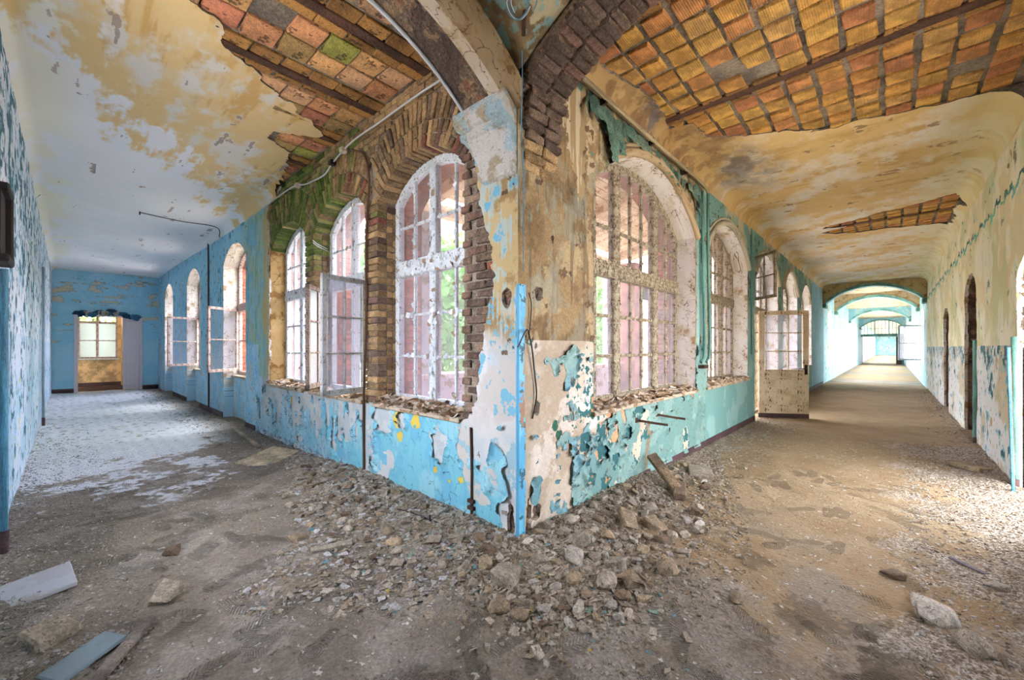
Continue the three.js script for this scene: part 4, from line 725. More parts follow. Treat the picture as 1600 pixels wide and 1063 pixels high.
// dark brown skirting where it survives
{
  const s = structure(group(), 'baseboard_right', 'dark brown baseboard along the inner wall of the right corridor', 'baseboard');
  part(s, 'board', put(box(3.85, 10.05, -0.05, 0.13, 0, 0.018), MR), mKick); part(s, 'board', put(box(12.65, 22.3, 0, 0.13, 0, 0.018), MR), mKick);
  const l = structure(group(), 'baseboard_left', 'low dark baseboard along the inner wall of the left corridor', 'baseboard');
  part(l, 'board', put(box(11.2, 13.55, 0, 0.12, 0, 0.018), ML), mKick); part(l, 'board', put(box(15.4, 17.7, 0, 0.12, 0, 0.018), ML), mKick); part(l, 'board', put(box(8.8, 9.4, 0, 0.12, 0, 0.018), ML), mKick);
  const e = structure(group(), 'baseboard_end', 'dark baseboard at the foot of the blue end wall', 'baseboard'); part(e, 'board', box(XO, 0.14, 0, 0.12, -20.99, -20.96), mKick); part(e, 'board', box(1.93, 2.38, 0, 0.12, -20.99, -20.96), mKick);
}

// ---------------------------------------------------------------- windows
const glassCount = { n: 0 };
function paneShape(o, a, b, y0, y1, f) {                    // cell between a and b; the top follows f when y1 is null
  const p = [[a, y0], [b, y0]];
  if (y1 === null) for (let i = 0; i <= 6; i++) { const u = lerp(b, a, i / 6); p.push([u, Math.max(y0 + 0.01, f(u))]); } else p.push([b, Math.min(y1, f(b))], [a, Math.min(y1, f(a))]);
  return p;
}
function arched(name, label, o, M, d, m, { posts, bars, rows, upper, bottom = 0.04, missing = () => false, glass = mGlass, low = mGlassLow, lower = true, tr = [2.42, 2.6], thin = 0.014, skipUpper = false }) {
  const W = structure(group(), name, label, 'window'), fr = 0.075, D = 0.07;
  part(W, 'frame', put(slab(pathOf(o, -0.01, 0), [pathOf(o, fr, bottom + 0.05)], d - D, d), M), m);
  const f = arch(o.u0 + fr, o.u1 - fr, o.spring - 0.03, o.apex - fr), y0 = o.v0 + bottom;
  part(W, 'transom', put(box(o.u0 + 0.03, o.u1 - 0.03, tr[0], tr[1], d - D - 0.01, d + 0.03, 0.012), M), m);
  for (const [p, t] of posts) part(W, 'mullion', put(box(p - t, p + t, y0, f(p) + 0.02, d - D - 0.005, d + 0.015, 0.01), M), m);
  const edges = [[o.u0 + fr, 0], ...posts, [o.u1 - fr, 0]];
  for (let k = 0; k < edges.length - 1; k++) {
    const a = edges[k][0] + edges[k][1], b = edges[k + 1][0] - edges[k + 1][1], n = bars[k], us = [a]; for (let i = 1; i <= n; i++) us.push(lerp(a, b, i / (n + 1))); us.push(b);
    const fields = []; if (lower) fields.push([y0 + 0.05, tr[0], rows, false]); if (!skipUpper) fields.push([tr[1], null, upper, true]);
    for (const [ya, yb, list, round] of fields) {
      for (const y of list) { let ua = a, ub = b; part(W, 'glazing_bar', put(box(ua, ub, y - thin, y + thin, d - 0.045, d - 0.008, 0.004), M), m); }
      for (let i = 1; i < us.length - 1; i++) part(W, 'glazing_bar', put(box(us[i] - thin, us[i] + thin, ya, round ? f(us[i]) + 0.01 : yb, d - 0.045, d - 0.005, 0.004), M), m);
      const ys = [ya, ...list, yb];
      for (let i = 0; i < us.length - 1; i++) for (let j = 0; j < ys.length - 1; j++) if (!missing(k, i, j, round)) part(W, 'pane', put(slab(paneShape(o, us[i], us[i + 1], ys[j], ys[j + 1], f), [], d - 0.032, d - 0.029), M), round ? glass : low);
    }
  }
  return W;
}
// an opening leaf: origin at the hinge foot, x towards the free edge
function sash(parent, w, h, cols, rows, m, hinge, turn, { st = 0.055, glass = mGlassDusty, name = 'casement' } = {}) {
  const f = merged([box(0, st, 0, h, -0.022, 0.022), box(w - st, w, 0, h, -0.022, 0.022), box(0, w, 0, st * 1.2, -0.022, 0.022), box(0, w, h - st, h, -0.022, 0.022)]);
  const o = part(parent, name, f, m); o.position.copy(hinge); o.rotation.y = turn;
  const xs = [st], ys = [st * 1.2]; for (let i = 1; i < cols; i++) xs.push(lerp(st, w - st, i / cols)); for (let j = 1; j < rows; j++) ys.push(lerp(st, h - st, j / rows)); xs.push(w - st); ys.push(h - st);
  for (let i = 1; i < cols; i++) part(o, 'glazing_bar', box(xs[i] - 0.012, xs[i] + 0.012, st, h - st, -0.016, 0.016), m);
  for (let j = 1; j < rows; j++) part(o, 'glazing_bar', box(st, w - st, ys[j] - 0.012, ys[j] + 0.012, -0.016, 0.016), m);
  for (let i = 0; i < xs.length - 1; i++) for (let j = 0; j < ys.length - 1; j++) part(o, 'pane', box(xs[i], xs[i + 1], ys[j], ys[j + 1], -0.0015, 0.0015, 0.0005), glass);
  return o;
}
const DL = -0.27, DR = -0.27;
const rows = [1.5, 1.97], upper = [3.0];
arched('window_1', 'tall arched white window in bare brick beside the corner', L[0], ML, DL, mWoodWhite, { posts: [[3.62, 0.055]], bars: [1, 1], rows, upper });
const W2 = arched('window_2', 'arched window with its two lower sashes standing open into the corridor', L[1], ML, DL, mWoodWhite, { posts: [[5.43, 0.045]], bars: [1, 1], rows: [], upper, lower: false });
arched('window_3', 'arched white window under mossy brick arch, half hidden behind open sash', L[2], ML, DL, mWoodWhite, { posts: [[7.27, 0.05]], bars: [1, 1], rows, upper });
const W4 = arched('window_4', 'arched window with open pinkish sash in the blue wall', L[3], ML, DL - 0.02, mWoodPink, { posts: [[10.28, 0.05]], bars: [0, 0], rows: [1.75], upper: [], missing: () => true });
const W5 = arched('window_5', 'arched window with open sash, second in the far blue wall', L[4], ML, DL - 0.02, mWoodPink, { posts: [[14.5, 0.05]], bars: [0, 0], rows: [1.75], upper: [], missing: (k, i, j, r) => !r });
arched('window_6', 'arched window nearest the blue end wall', L[5], ML, DL - 0.02, mWoodPink, { posts: [[18.6, 0.05]], bars: [0, 0], rows: [1.75], upper: [] });
const aim = (dx, dw) => Math.atan2(dw, dx);                 // rotation.y that sends +x to (dx, dw)
sash(W2, 0.6, 1.38, 2, 3, mat(woodTex([182, 186, 184], [128, 122, 112], 0.75, 0.6), 0.004, 0.8), V3(2.5, 1.05, -4.78), aim(-0.57, -0.12));
sash(W2, 0.74, 1.38, 2, 3, mat(woodTex([150, 132, 120], [104, 84, 72], 0.5, 0.3), 0.006, 0.8), V3(2.6, 1.05, -6.14), aim(-0.656, -0.755));
sash(W4, 0.8, 1.42, 1, 2, mWoodPink, V3(2.66, 1.06, -11.07), aim(-0.82, -0.57), { glass: mGlass });
sash(W5, 0.8, 1.42, 1, 2, mWoodPink, V3(2.66, 1.06, -15.28), aim(-0.94, -0.34), { glass: mGlass });
arched('window_7', 'wide arched three-light window with crusty cream bars beside the corner', R[0], MR, DR, mWoodCream, { posts: [[4.48, 0.075], [5.58, 0.075]], bars: [1, 2, 1], rows, upper, thin: 0.018 });
arched('window_8', 'second wide arched window of the right corridor', R[1], MR, DR, mWoodCream, { posts: [[7.78, 0.07], [8.66, 0.07]], bars: [1, 2, 1], rows, upper, thin: 0.018 });
const W9 = arched('window_9', 'arched head of the garden door opening behind the open door', R[2], MR, DR, mWoodCream, { posts: [[10.75, 0.06], [11.95, 0.06]], bars: [1, 2, 1], rows, upper, thin: 0.016, bottom: 0.0, missing: (k, i, j, r) => k === 1 && !r });
arched('window_10', 'fourth arched window of the right corridor, past the garden door', R[3], MR, DR, mWoodCream, { posts: [[14.05, 0.07], [14.85, 0.07]], bars: [1, 1, 1], rows, upper, thin: 0.016 });
arched('window_25', 'fifth arched window of the right corridor, nearest the teal arch', R[4], MR, DR, mWoodCream, { posts: [[17.3, 0.07], [18.1, 0.07]], bars: [1, 1, 1], rows, upper, thin: 0.016 });
sash(W9, 0.7, 0.95, 2, 2, mWoodCream, V3(10.17, 2.62, -2.2), aim(-0.46, -0.5), { glass: mGlass });
// added windows in the outer walls, out of view, bringing in fill daylight
arched('window_20', 'added arched window in the outer wall left of the camera, for fill daylight', addedWinOL[0], MOL, -0.3, mWoodWhite, { posts: [[3.35, 0.06]], bars: [1, 1], rows, upper, low: mGlass });
arched('window_22', 'added arched window in the outer wall right of the camera, for fill daylight', addedWinOR[0], MOR, -0.3, mWoodCream, { posts: [[3.65, 0.06]], bars: [1, 1], rows, upper, low: mGlass });
// window of the room beyond the left corridor
{
  const W = structure(group(), 'window_24', 'white window with frosted panes in the room beyond the far doorway', 'window'), ME = basis([0, 0, -24.4], [1, 0, 0], [0, 1, 0], [0, 0, 1]);
  part(W, 'frame', put(slab(rect(0.26, 1.46, 1.12, 3.12), [rect(0.33, 1.39, 1.2, 3.05)], 0, 0.08), ME), mWoodPink);
  part(W, 'mullion', put(box(0.8, 0.87, 1.15, 3.08, 0, 0.09), ME), mWoodPink); part(W, 'transom', put(box(0.28, 1.44, 2.6, 2.68, 0, 0.1), ME), mWoodPink); part(W, 'sill', put(box(0.2, 1.5, 1.08, 1.14, 0, 0.2), ME), mWoodWhite);
  for (const [a, b] of [[0.33, 0.8], [0.87, 1.39]]) { part(W, 'glazing_bar', put(box(a, b, 1.87, 1.9, 0.02, 0.06), ME), mWoodPink); part(W, 'pane', put(box(a, b, 1.2, 2.6, 0.03, 0.034, 0.001), ME), new THREE.MeshPhysicalMaterial({ color: new THREE.Color(0.3, 0.32, 0.315), transmission: 1, roughness: 0.85, thickness: 0 })); }
}
// ---------------------------------------------------------------- sills
{
  const stone = grained(tReveal, 196, 186, 170, 1.2, 0.01);
  [[L[0], ML, 'brick-framed window beside the corner'], [L[1], ML, 'window with the open sashes'], [L[2], ML, 'mossy arched window'], [R[0], MR, 'wide window right of the corner'], [R[1], MR, 'second window of the right corridor'], [R[3], MR, 'window past the garden door'], [R[4], MR, 'window nearest the teal arch'], [L[3], ML, 'first window in the far blue wall'], [L[4], ML, 'second window in the far blue wall'], [L[5], ML, 'window by the end wall']].forEach(([o, M, w], k) => {
    const deep = k >= 7, s = structure(group(), 'trim_sill', 'worn window sill of the ' + w, 'sill'); part(s, 'board', put(box(o.u0 - (deep ? -0.01 : 0.04), o.u1 + (deep ? -0.01 : 0.04), SILL - 0.04, SILL + 0.005, -0.3, deep ? -0.15 : 0.04, 0.01), M), stone);
  });
}
// ---------------------------------------------------------------- doors
{
  const D = structure(group(), 'door_1', 'cream flaking garden door with glazed top standing open into the right corridor', 'door');
  const w = 1.02, h = 2.42, st = 0.12, o = group(); o.name = 'leaf'; D.add(o); o.position.set(10.68, 0.01, -2.2); o.rotation.y = aim(0.55, -0.88);
  part(o, 'stile', box(0, st, 0.09, h, -0.025, 0.025, 0.008), mDoor); part(o, 'stile', box(w - st, w, 0.09, h, -0.025, 0.025, 0.008), mDoor); part(o, 'rail', box(st, w - st, h - 0.1, h, -0.025, 0.025, 0.008), mDoor); part(o, 'rail', box(st, w - st, 0.9, 1.05, -0.025, 0.025, 0.008), mDoor); part(o, 'rail', box(st, w - st, 0.09, 0.26, -0.025, 0.025, 0.008), mDoor);
  part(o, 'panel', box(st, w - st, 0.26, 0.9, -0.012, 0.012), mDoor); part(o, 'panel_moulding', merged([box(st, w - st, 0.86, 0.9, -0.02, 0.02), box(st, w - st, 0.26, 0.29, -0.02, 0.02), box(st, st + 0.03, 0.26, 0.9, -0.02, 0.02), box(w - st - 0.03, w - st, 0.26, 0.9, -0.02, 0.02)]), mDoor);
  part(o, 'drip_rail', box(st - 0.02, w - st + 0.02, 1.05, 1.09, -0.05, 0.05), mDoor); part(o, 'kick_board', box(0, w, 0.0, 0.1, -0.03, 0.03), mKick);
  const gx = [st, lerp(st, w - st, 0.62), w - st], gy = [1.09, 1.5, 1.92, h - 0.1];
  part(o, 'glazing_bar', box(gx[1] - 0.012, gx[1] + 0.012, 1.09, h - 0.1, -0.016, 0.016), mDoor); for (const y of gy.slice(1, 3)) part(o, 'glazing_bar', box(st, w - st, y - 0.012, y + 0.012, -0.016, 0.016), mDoor);
  for (let i = 0; i < 2; i++) for (let j = 0; j < 3; j++) part(o, 'pane', box(gx[i], gx[i + 1], gy[j], gy[j + 1], -0.0015, 0.0015, 0.0005), mGlass);
  part(o, 'lock_plate', box(w - 0.09, w - 0.03, 0.98, 1.2, -0.032, 0.032), mDark); part(o, 'handle', merged([box(w - 0.07, w - 0.05, 1.1, 1.12, -0.08, 0.08), box(w - 0.17, w - 0.05, 1.1, 1.12, 0.07, 0.09), box(w - 0.17, w - 0.05, 1.1, 1.12, -0.09, -0.07)]), mDark);
  const mLeaf = plain(218, 212, 216, 0.7);
  const E = structure(group(), 'door_2', 'white panelled door leaf standing open in the far blue end wall', 'door'), g = group(); g.name = 'leaf'; E.add(g); g.position.set(1.86, 0.01, -21.15); g.rotation.y = aim(-0.95, 0.3);
  part(g, 'leaf_board', box(0, 0.47, 0, 2.7, -0.02, 0.02), mLeaf); for (const [a, b] of [[0.12, 0.8], [0.92, 1.5], [1.62, 2.55]]) part(g, 'panel', box(0.08, 0.39, a, b, -0.028, 0.028, 0.01), mLeaf);
}

// ---------------------------------------------------------------- outside: veranda in the corner of the yard, trees, ground
{
  const yard = grained(tReveal, 214, 212, 204, 1.25, 0.01);
  structure(new THREE.Mesh(box(-60, 130, -0.6, -0.4, -80, 60), yard), 'ground_yard', 'pale gravel ground outside the windows', 'ground');
  const V = structure(group(), 'veranda', 'timber roofed veranda outside the windows by the corner', 'veranda'), r = rng(31);
  const wood = [[236, 226, 200], [230, 216, 190], [240, 232, 208], [222, 204, 176]].map((k) => grained(tReveal, ...k, 1.25, 0.004));
  const w0 = 2.66, w1 = 4.9, n = 15, y0 = 4.3, y1 = 3.85, slope = Math.atan2(y0 - y1, w1 - w0), len = Math.hypot(w1 - w0, y0 - y1) / n;
  const plank = chamfer(6.9, 0.03, len - 0.008, 0.004);
  for (let i = 0; i < n; i++) { const t = (i + 0.5) / n, o = part(V, 'roof_plank', plank, wood[Math.floor(r() * 4)]); o.position.set(2.98 + 3.45, lerp(y0, y1, t), -lerp(w0, w1, t)); o.rotation.x = -slope; }
  part(V, 'roofing', (() => { const g = chamfer(7.0, 0.05, len * n + 0.1, 0.01); g.rotateX(-slope); g.translate(6.45, (y0 + y1) / 2 + 0.06, -(w0 + w1) / 2); return g; })(), mRust);
  for (const x of [3.6, 6.3, 9.0]) { const g = chamfer(0.12, 0.18, len * n, 0.01); g.rotateX(-slope); g.translate(x, (y0 + y1) / 2 - 0.1, -(w0 + w1) / 2); part(V, 'rafter', g, wood[3]); }
  part(V, 'eaves_beam', box(2.98, 9.9, 3.62, 3.8, -5.2, -5.04, 0.01), wood[1]);
  for (const x of [3.6, 6.3, 9.0]) part(V, 'post', box(x - 0.08, x + 0.08, 0.8, 3.65, -5.2, -5.06, 0.015), grained(tReveal, 186, 194, 210, 1.2, 0.006));
  part(V, 'parapet', box(2.98, 9.9, -0.4, 1.12, -5.25, -5.0, 0.01), grained(tReveal, 206, 206, 222, 1.2, 0.006)); part(V, 'parapet_cap', box(2.98, 9.9, 1.12, 1.2, -5.3, -4.95, 0.01), grained(tReveal, 226, 224, 230, 1.2, 0.006));
  part(V, 'veranda_floor', box(2.9, 9.9, -0.4, -0.05, -5.2, -2.6, 0.01), grained(tReveal, 214, 210, 206, 1.2, 0.006));
  for (const x of [7.5, 9.6]) part(V, 'brick_pier', box(x - 0.15, x + 0.15, -0.4, 3.7, -5.0, -4.6, 0.01), grained(tBrick, 176, 116, 98, 1.6, 0.012));
  // the wing across the yard
  const Wg = group(), pale = grained(tReveal, 226, 206, 198, 1.25, 0.006), trim = grained(tReveal, 236, 232, 232, 1.25, 0.004), brk = grained(tBrick, 196, 128, 106, 1.6, 0.01);
  part(Wg, 'wall', box(24, 44, -0.4, 5.2, -15.4, -15, 0.02), pale); part(Wg, 'plinth', box(23.9, 44.1, -0.4, 0.9, -15.0, -14.9, 0.02), brk); part(Wg, 'cornice', box(23.8, 44.2, 5.2, 5.5, -15.6, -14.8, 0.03), trim);
  for (let x = 25; x < 44; x += 2.4) { part(Wg, 'pilaster', box(x - 0.25, x + 0.25, -0.4, 5.2, -15, -14.85, 0.02), brk); const f = part(Wg, 'window', box(x + 0.7, x + 1.7, 1.2, 3.8, -15.02, -14.94, 0.01), trim); part(f, 'pane', box(x + 0.8, x + 1.6, 1.3, 3.7, -14.96, -14.93, 0.005), plain(70, 80, 92, 0.2)); }
  part(Wg, 'roof', (() => { const g = slab([[-15.8, 5.5], [-14.6, 5.5], [-15.2, 6.8]], [], 23.7, 44.3); g.applyMatrix4(basis([0, 0, 0], [0, 0, 1], [0, 1, 0], [1, 0, 0])); return g; })(), mRust); top(Wg, 'garden_wing', 'pale pink building wing with brick strips across the yard', 'building');
  // trees
  const leaf = new THREE.PlaneGeometry(1, 0.6, 2, 1); { const p = leaf.attributes.position; for (let i = 0; i < p.count; i++) if (Math.abs(p.getX(i)) < 0.1) p.setZ(i, 0.12); leaf.computeVertexNormals(); }
  const greens = [[92, 138, 62], [112, 158, 76], [78, 124, 58]].map(([a, b, c]) => new THREE.MeshPhysicalMaterial({ color: new THREE.Color().setRGB(a / 255, b / 255, c / 255, THREE.SRGBColorSpace), roughness: 0.9, transmission: 0.35, thickness: 0 })), bark = grained(tBrick, 92, 78, 62, 1.5, 0.02);
  const tree = (x, w, h, s, k, label) => {
    const T = group(), q = rng(Math.round(x * 17 + w * 31)); part(T, 'trunk', tube([V3(0, -0.4, 0), V3(0.1 * s, h * 0.4, 0.1), V3(0, h * 0.8, 0)], 0.13 * s, 7, 10), bark);
    const N = 2600, im = new THREE.InstancedMesh(leaf, greens[k], N), m = new THREE.Matrix4(), e = new THREE.Euler(), qq = new THREE.Quaternion();
    for (let i = 0; i < N; i++) { const a = q() * 6.283, z = q() * 2 - 1, rad = Math.cbrt(q()) * 0.6 + 0.4, f = Math.sqrt(1 - z * z), z0 = 0.16 + q() * 0.16; e.set(q() * 6, q() * 6, q() * 6); qq.setFromEuler(e); m.compose(V3(Math.cos(a) * f * rad * s * 1.5, h * 0.62 + z * rad * h * 0.52, Math.sin(a) * f * rad * s * 1.5), qq, V3(z0, z0, z0)); im.setMatrixAt(i, m); }
    im.name = 'foliage'; im.userData.kind = 'stuff'; T.add(im); T.position.set(x, 0, -w); top(T, 'garden_tree', label, 'tree', 'trees in the yard');
  };
  tree(7.0, 10.8, 4.6, 1.3, 0, 'green tree seen through the brick-framed corner window'); tree(9.6, 11.5, 5.0, 1.5, 1, 'light green tree beyond the veranda, left part of the wide window'); tree(13.4, 12.5, 5.0, 1.6, 0, 'tree beyond the veranda end, behind the wide window'); tree(7.6, 16.5, 5.4, 1.6, 2, 'darker tree farther back behind the corner window'); tree(16.2, 10.2, 4.8, 1.4, 1, 'leafy green tree seen through the leftmost light of the wide window'); tree(19.6, 12.2, 5.2, 1.5, 0, 'taller green tree beside the pale wing across the yard');
  tree(1.0, 33.0, 5.2, 1.5, 1, 'green tree behind the far doorway window');
}

// ---------------------------------------------------------------- paint coming off in sheets
{
  // sky blue oil paint on the dado of the left corridor
  const T = tex(2.15, 8.8, 0, 1.1, 300, (u, v, c) => {
    const a = S(NA, u / 2.4, v / 2.4), b = S(NB, u / 1.1, v / 1.1), n = S(NC, u, v), d = S(ND, u, v), far = smooth(4.6, 6.6, u + (a - 0.5));
    set3(c, 120, 190, 204); mix3(c, 142, 198, 208, smooth(0.4, 0.7, a)); mix3(c, 100, 172, 200, smooth(0.6, 0.85, b) * 0.6); mix3(c, 168, 204, 222, far * 0.5); c[3] = 0.6 + 0.08 * d;
    const k = S(WA.edge, u / 1.25 + (b - 0.5) * 0.05 + (n - 0.5) * 0.02, v / 3.4 + (a - 0.5) * 0.08), k2 = S(WB.edge, u / 1.1 + (b - 0.5) * 0.05, v / 3.2);
    if (k < 0.022) { mix3(c, 60, 98, 116, 0.65); c[3] = 0.1; } else if (k < 0.05) c[3] += 0.15;
    if (far > 0.3 && k2 < 0.05) { mix3(c, 62, 92, 112, 0.7); c[3] = 0.1; }
    for (const [yu, yv, yr] of [[3.84, 0.84, 0.09], [3.54, 0.86, 0.07], [3.84, 0.64, 0.06], [3.22, 0.42, 0.035], [2.84, 0.41, 0.035], [3.0, 0.36, 0.02], [6.9, 0.75, 0.05]]) if (Math.hypot(u - yu, v - yv) < yr * (0.55 + 0.9 * n)) { set3(c, 216, 190, 78); c[3] = 0.3; }
    if (v < 0.1 + 0.05 * b && n > 0.5) mix3(c, 116, 100, 118, 0.7);
  });
  const cover = (u, v) => {
    const n = (S(NC, u / 1.5, v / 1.5) - 0.5), b = S(NB, u / 1.8, v / 1.8) - 0.5, s = S(NV, u / 1.6, v / 2.2) - 0.5;
    let g = Math.min(u - 2.29 - 0.06 * Math.sin(v * 9) - 0.05 * Math.sin(v * 23 + 1), v - 0.05);
    g = Math.min(g, (u < 2.9 ? lerp(0.55, 0.93, smooth(2.55, 2.3, u)) + 0.25 * smooth(2.6, 2.9, u) : 0.9) - v + 0.05);
    if (u > 4.5) g = Math.min(g, 0.66 - v + s * 0.75 + n * 0.25 - 0.1 * smooth(5, 7.5, u));
    if (u > 4.5 && u < 4.62) g = -0.1;
    for (const [a, w, e, f] of [[4.2, 0.82, 0.24, 0.12], [3.75, 0.86, 0.1, 0.1], [3.15, 0.66, 0.09, 0.14], [2.78, 0.72, 0.13, 0.17], [2.55, 0.8, 0.05, 0.2], [4.42, 0.55, 0.06, 0.28], [5.4, 0.3, 0.05, 0.12], [6.6, 0.2, 0.05, 0.2]]) g = Math.min(g, (Math.hypot((u - a) / e, (v - w) / f) - 1) * Math.min(e, f) + n * 0.05);
    return g + n * 0.05 + b * 0.035 + (u > 5 ? s * 0.12 : 0);
  };
  const lift = (c) => (u, v) => { const g = c(u, v), k = S(NA, u * 0.9, v * 0.9); return 0.004 + (g < 0.06 ? (0.06 - Math.max(g, 0)) * 0.55 * smooth(0.42, 0.8, k) : 0) + (S(NB, u / 2, v / 2) - 0.5) * 0.006; };
  const p1 = structure(new THREE.Mesh(put(sheet({ u0: 2.2, u1: 8.72, v0: 0.02, v1: 1.0, step: 0.016, shell: 0.0025, g: cover, front: lift(cover) }), ML), [mat(T, 0.006, 0.42), plain(206, 210, 206)]), 'trim_paint_blue', 'glossy sky blue paint cracking off the dado left of the corner', 'peeling paint');
  void p1;
  // teal paint on the dado of the right corridor
  const T2 = tex(2.45, 6.9, 0, 1.75, 300, (u, v, c) => {
    const a = S(NA, u / 2.4, v / 2.4), b = S(NB, u / 1.1, v / 1.1), d = S(ND, u, v), n = S(NC, u, v);
    set3(c, 108, 146, 140); mix3(c, 128, 162, 154, smooth(0.4, 0.7, a)); mix3(c, 104, 156, 170, smooth(3.3, 2.7, u + (a - 0.5)) * 0.7); mul3(c, 0.95 + 0.08 * d); c[3] = 0.6 + 0.1 * d;
    const k = S(WB.edge, u / 1.6 + (b - 0.5) * 0.04, v / 2.6); if (k < 0.03 && a > 0.25) { mix3(c, 58, 84, 82, 0.7); c[3] = 0.1; }
    if (n > 0.96) mix3(c, 96, 84, 66, 0.6);
    if (Math.abs(u - 4.72 - (a - 0.5) * 0.1) < 0.05 + 0.05 * (b - 0.3) && v < 0.62 + 0.1 * n && v > 0.1) mix3(c, 142, 100, 66, 0.35 + 0.5 * S(NV, u * 3, v));
  });
  const cover2 = (u, v) => {
    const n = S(NC, u / 1.7, v / 1.7) * 0.65 + S(NB, u / 1.4, v / 1.4) * 0.35 - 0.5;
    const want = -0.34 + 0.34 * smooth(2.75, 3.15, u) + 0.34 * smooth(3.5, 4.4, u) + 0.16 * smooth(0.9, 0.3, v) * smooth(2.9, 3.4, u) - 0.4 * smooth(1.45, 1.62, v) - 0.34 * Math.exp(-((u - 3.9) ** 2) / 0.5 - ((v - 0.72) ** 2) / 0.06);
    let g = (want - n) * 0.3; g = Math.min(g, v - 0.1, u - 2.5, 1.64 - v);
    g = Math.max(g, 0.07 - Math.hypot(u - 2.62, (v - 0.42) * 0.55), 0.1 - Math.hypot((u - 3.12) * 0.9, (v - 1.5) * 0.8) + n * 0.06);
    for (const [a, w, e, f] of [[2.98, 0.35, 0.05, 0.13], [2.8, 0.55, 0.1, 0.22]]) g = Math.min(g, (Math.hypot((u - a) / e, (v - w) / f) - 1) * e);
    return Math.min(g, ...R.slice(0, 1).map((o) => o.sd(u, v) - 0.01));
  };
  structure(new THREE.Mesh(put(sheet({ u0: 2.46, u1: 6.85, v0: 0.08, v1: 1.7, step: 0.016, shell: 0.0025, g: cover2, front: lift(cover2) }), MR), [mat(T2, 0.006, 0.5), plain(190, 200, 190)]), 'trim_paint_teal', 'pale teal paint flaking off the dado right of the corner', 'peeling paint');
  // strips of green paint hanging down over the arch of the wide window
  const H = structure(group(), 'trim_paint_green', 'green paint hanging in curled strips above the wide window', 'peeling paint'), r = rng(88), tones = [grained(tBrick, 118, 158, 142, 1.6, 0.01), grained(tBrick, 88, 128, 118, 1.6, 0.01), grained(tBrick, 150, 178, 158, 1.6, 0.01)];
  for (const [u, v, w, h, k] of [[3.2, 4.06, 0.1, 0.14, 0], [3.36, 4.03, 0.12, 0.26, 1], [3.5, 4.0, 0.1, 0.2, 1], [3.66, 4.02, 0.12, 0.3, 0], [3.8, 3.98, 0.2, 0.52, 0], [3.98, 3.96, 0.16, 0.34, 0], [4.14, 4.0, 0.14, 0.2, 1], [4.32, 4.02, 0.16, 0.14, 0], [4.52, 4.0, 0.16, 0.12, 2], [4.72, 4.0, 0.18, 0.14, 2], [4.95, 3.98, 0.18, 0.12, 0], [5.2, 3.96, 0.2, 0.16, 2], [5.42, 3.95, 0.18, 0.14, 0], [5.62, 3.92, 0.14, 0.16, 1], [5.82, 3.92, 0.14, 0.14, 0], [6.02, 3.92, 0.12, 0.26, 1], [6.18, 3.95, 0.16, 0.16, 2], [6.34, 3.96, 0.14, 0.34, 0], [6.46, 3.85, 0.1, 0.3, 1]]) {
    const ph = r() * 6, g = sheet({ u0: -w, u1: w, v0: -h, v1: 0.05, step: 0.02, edge: false, g: (a, b) => w * (0.55 + 0.3 * Math.sin(ph)) * (1 - 0.7 * smooth(-h * 0.3, -h, b)) - Math.abs(a + 0.05 * Math.sin(b * 14 + ph)) + (S(NC, a + ph, b) - 0.5) * 0.06, front: (a, b) => 0.02 - b * 0.12 + 0.018 * Math.sin(a * 26 + ph) + b * b * 0.1 });
    g.translate(u, v, 0.012); part(H, 'paint_flap', put(g, MR), tones[k]);
  }
}

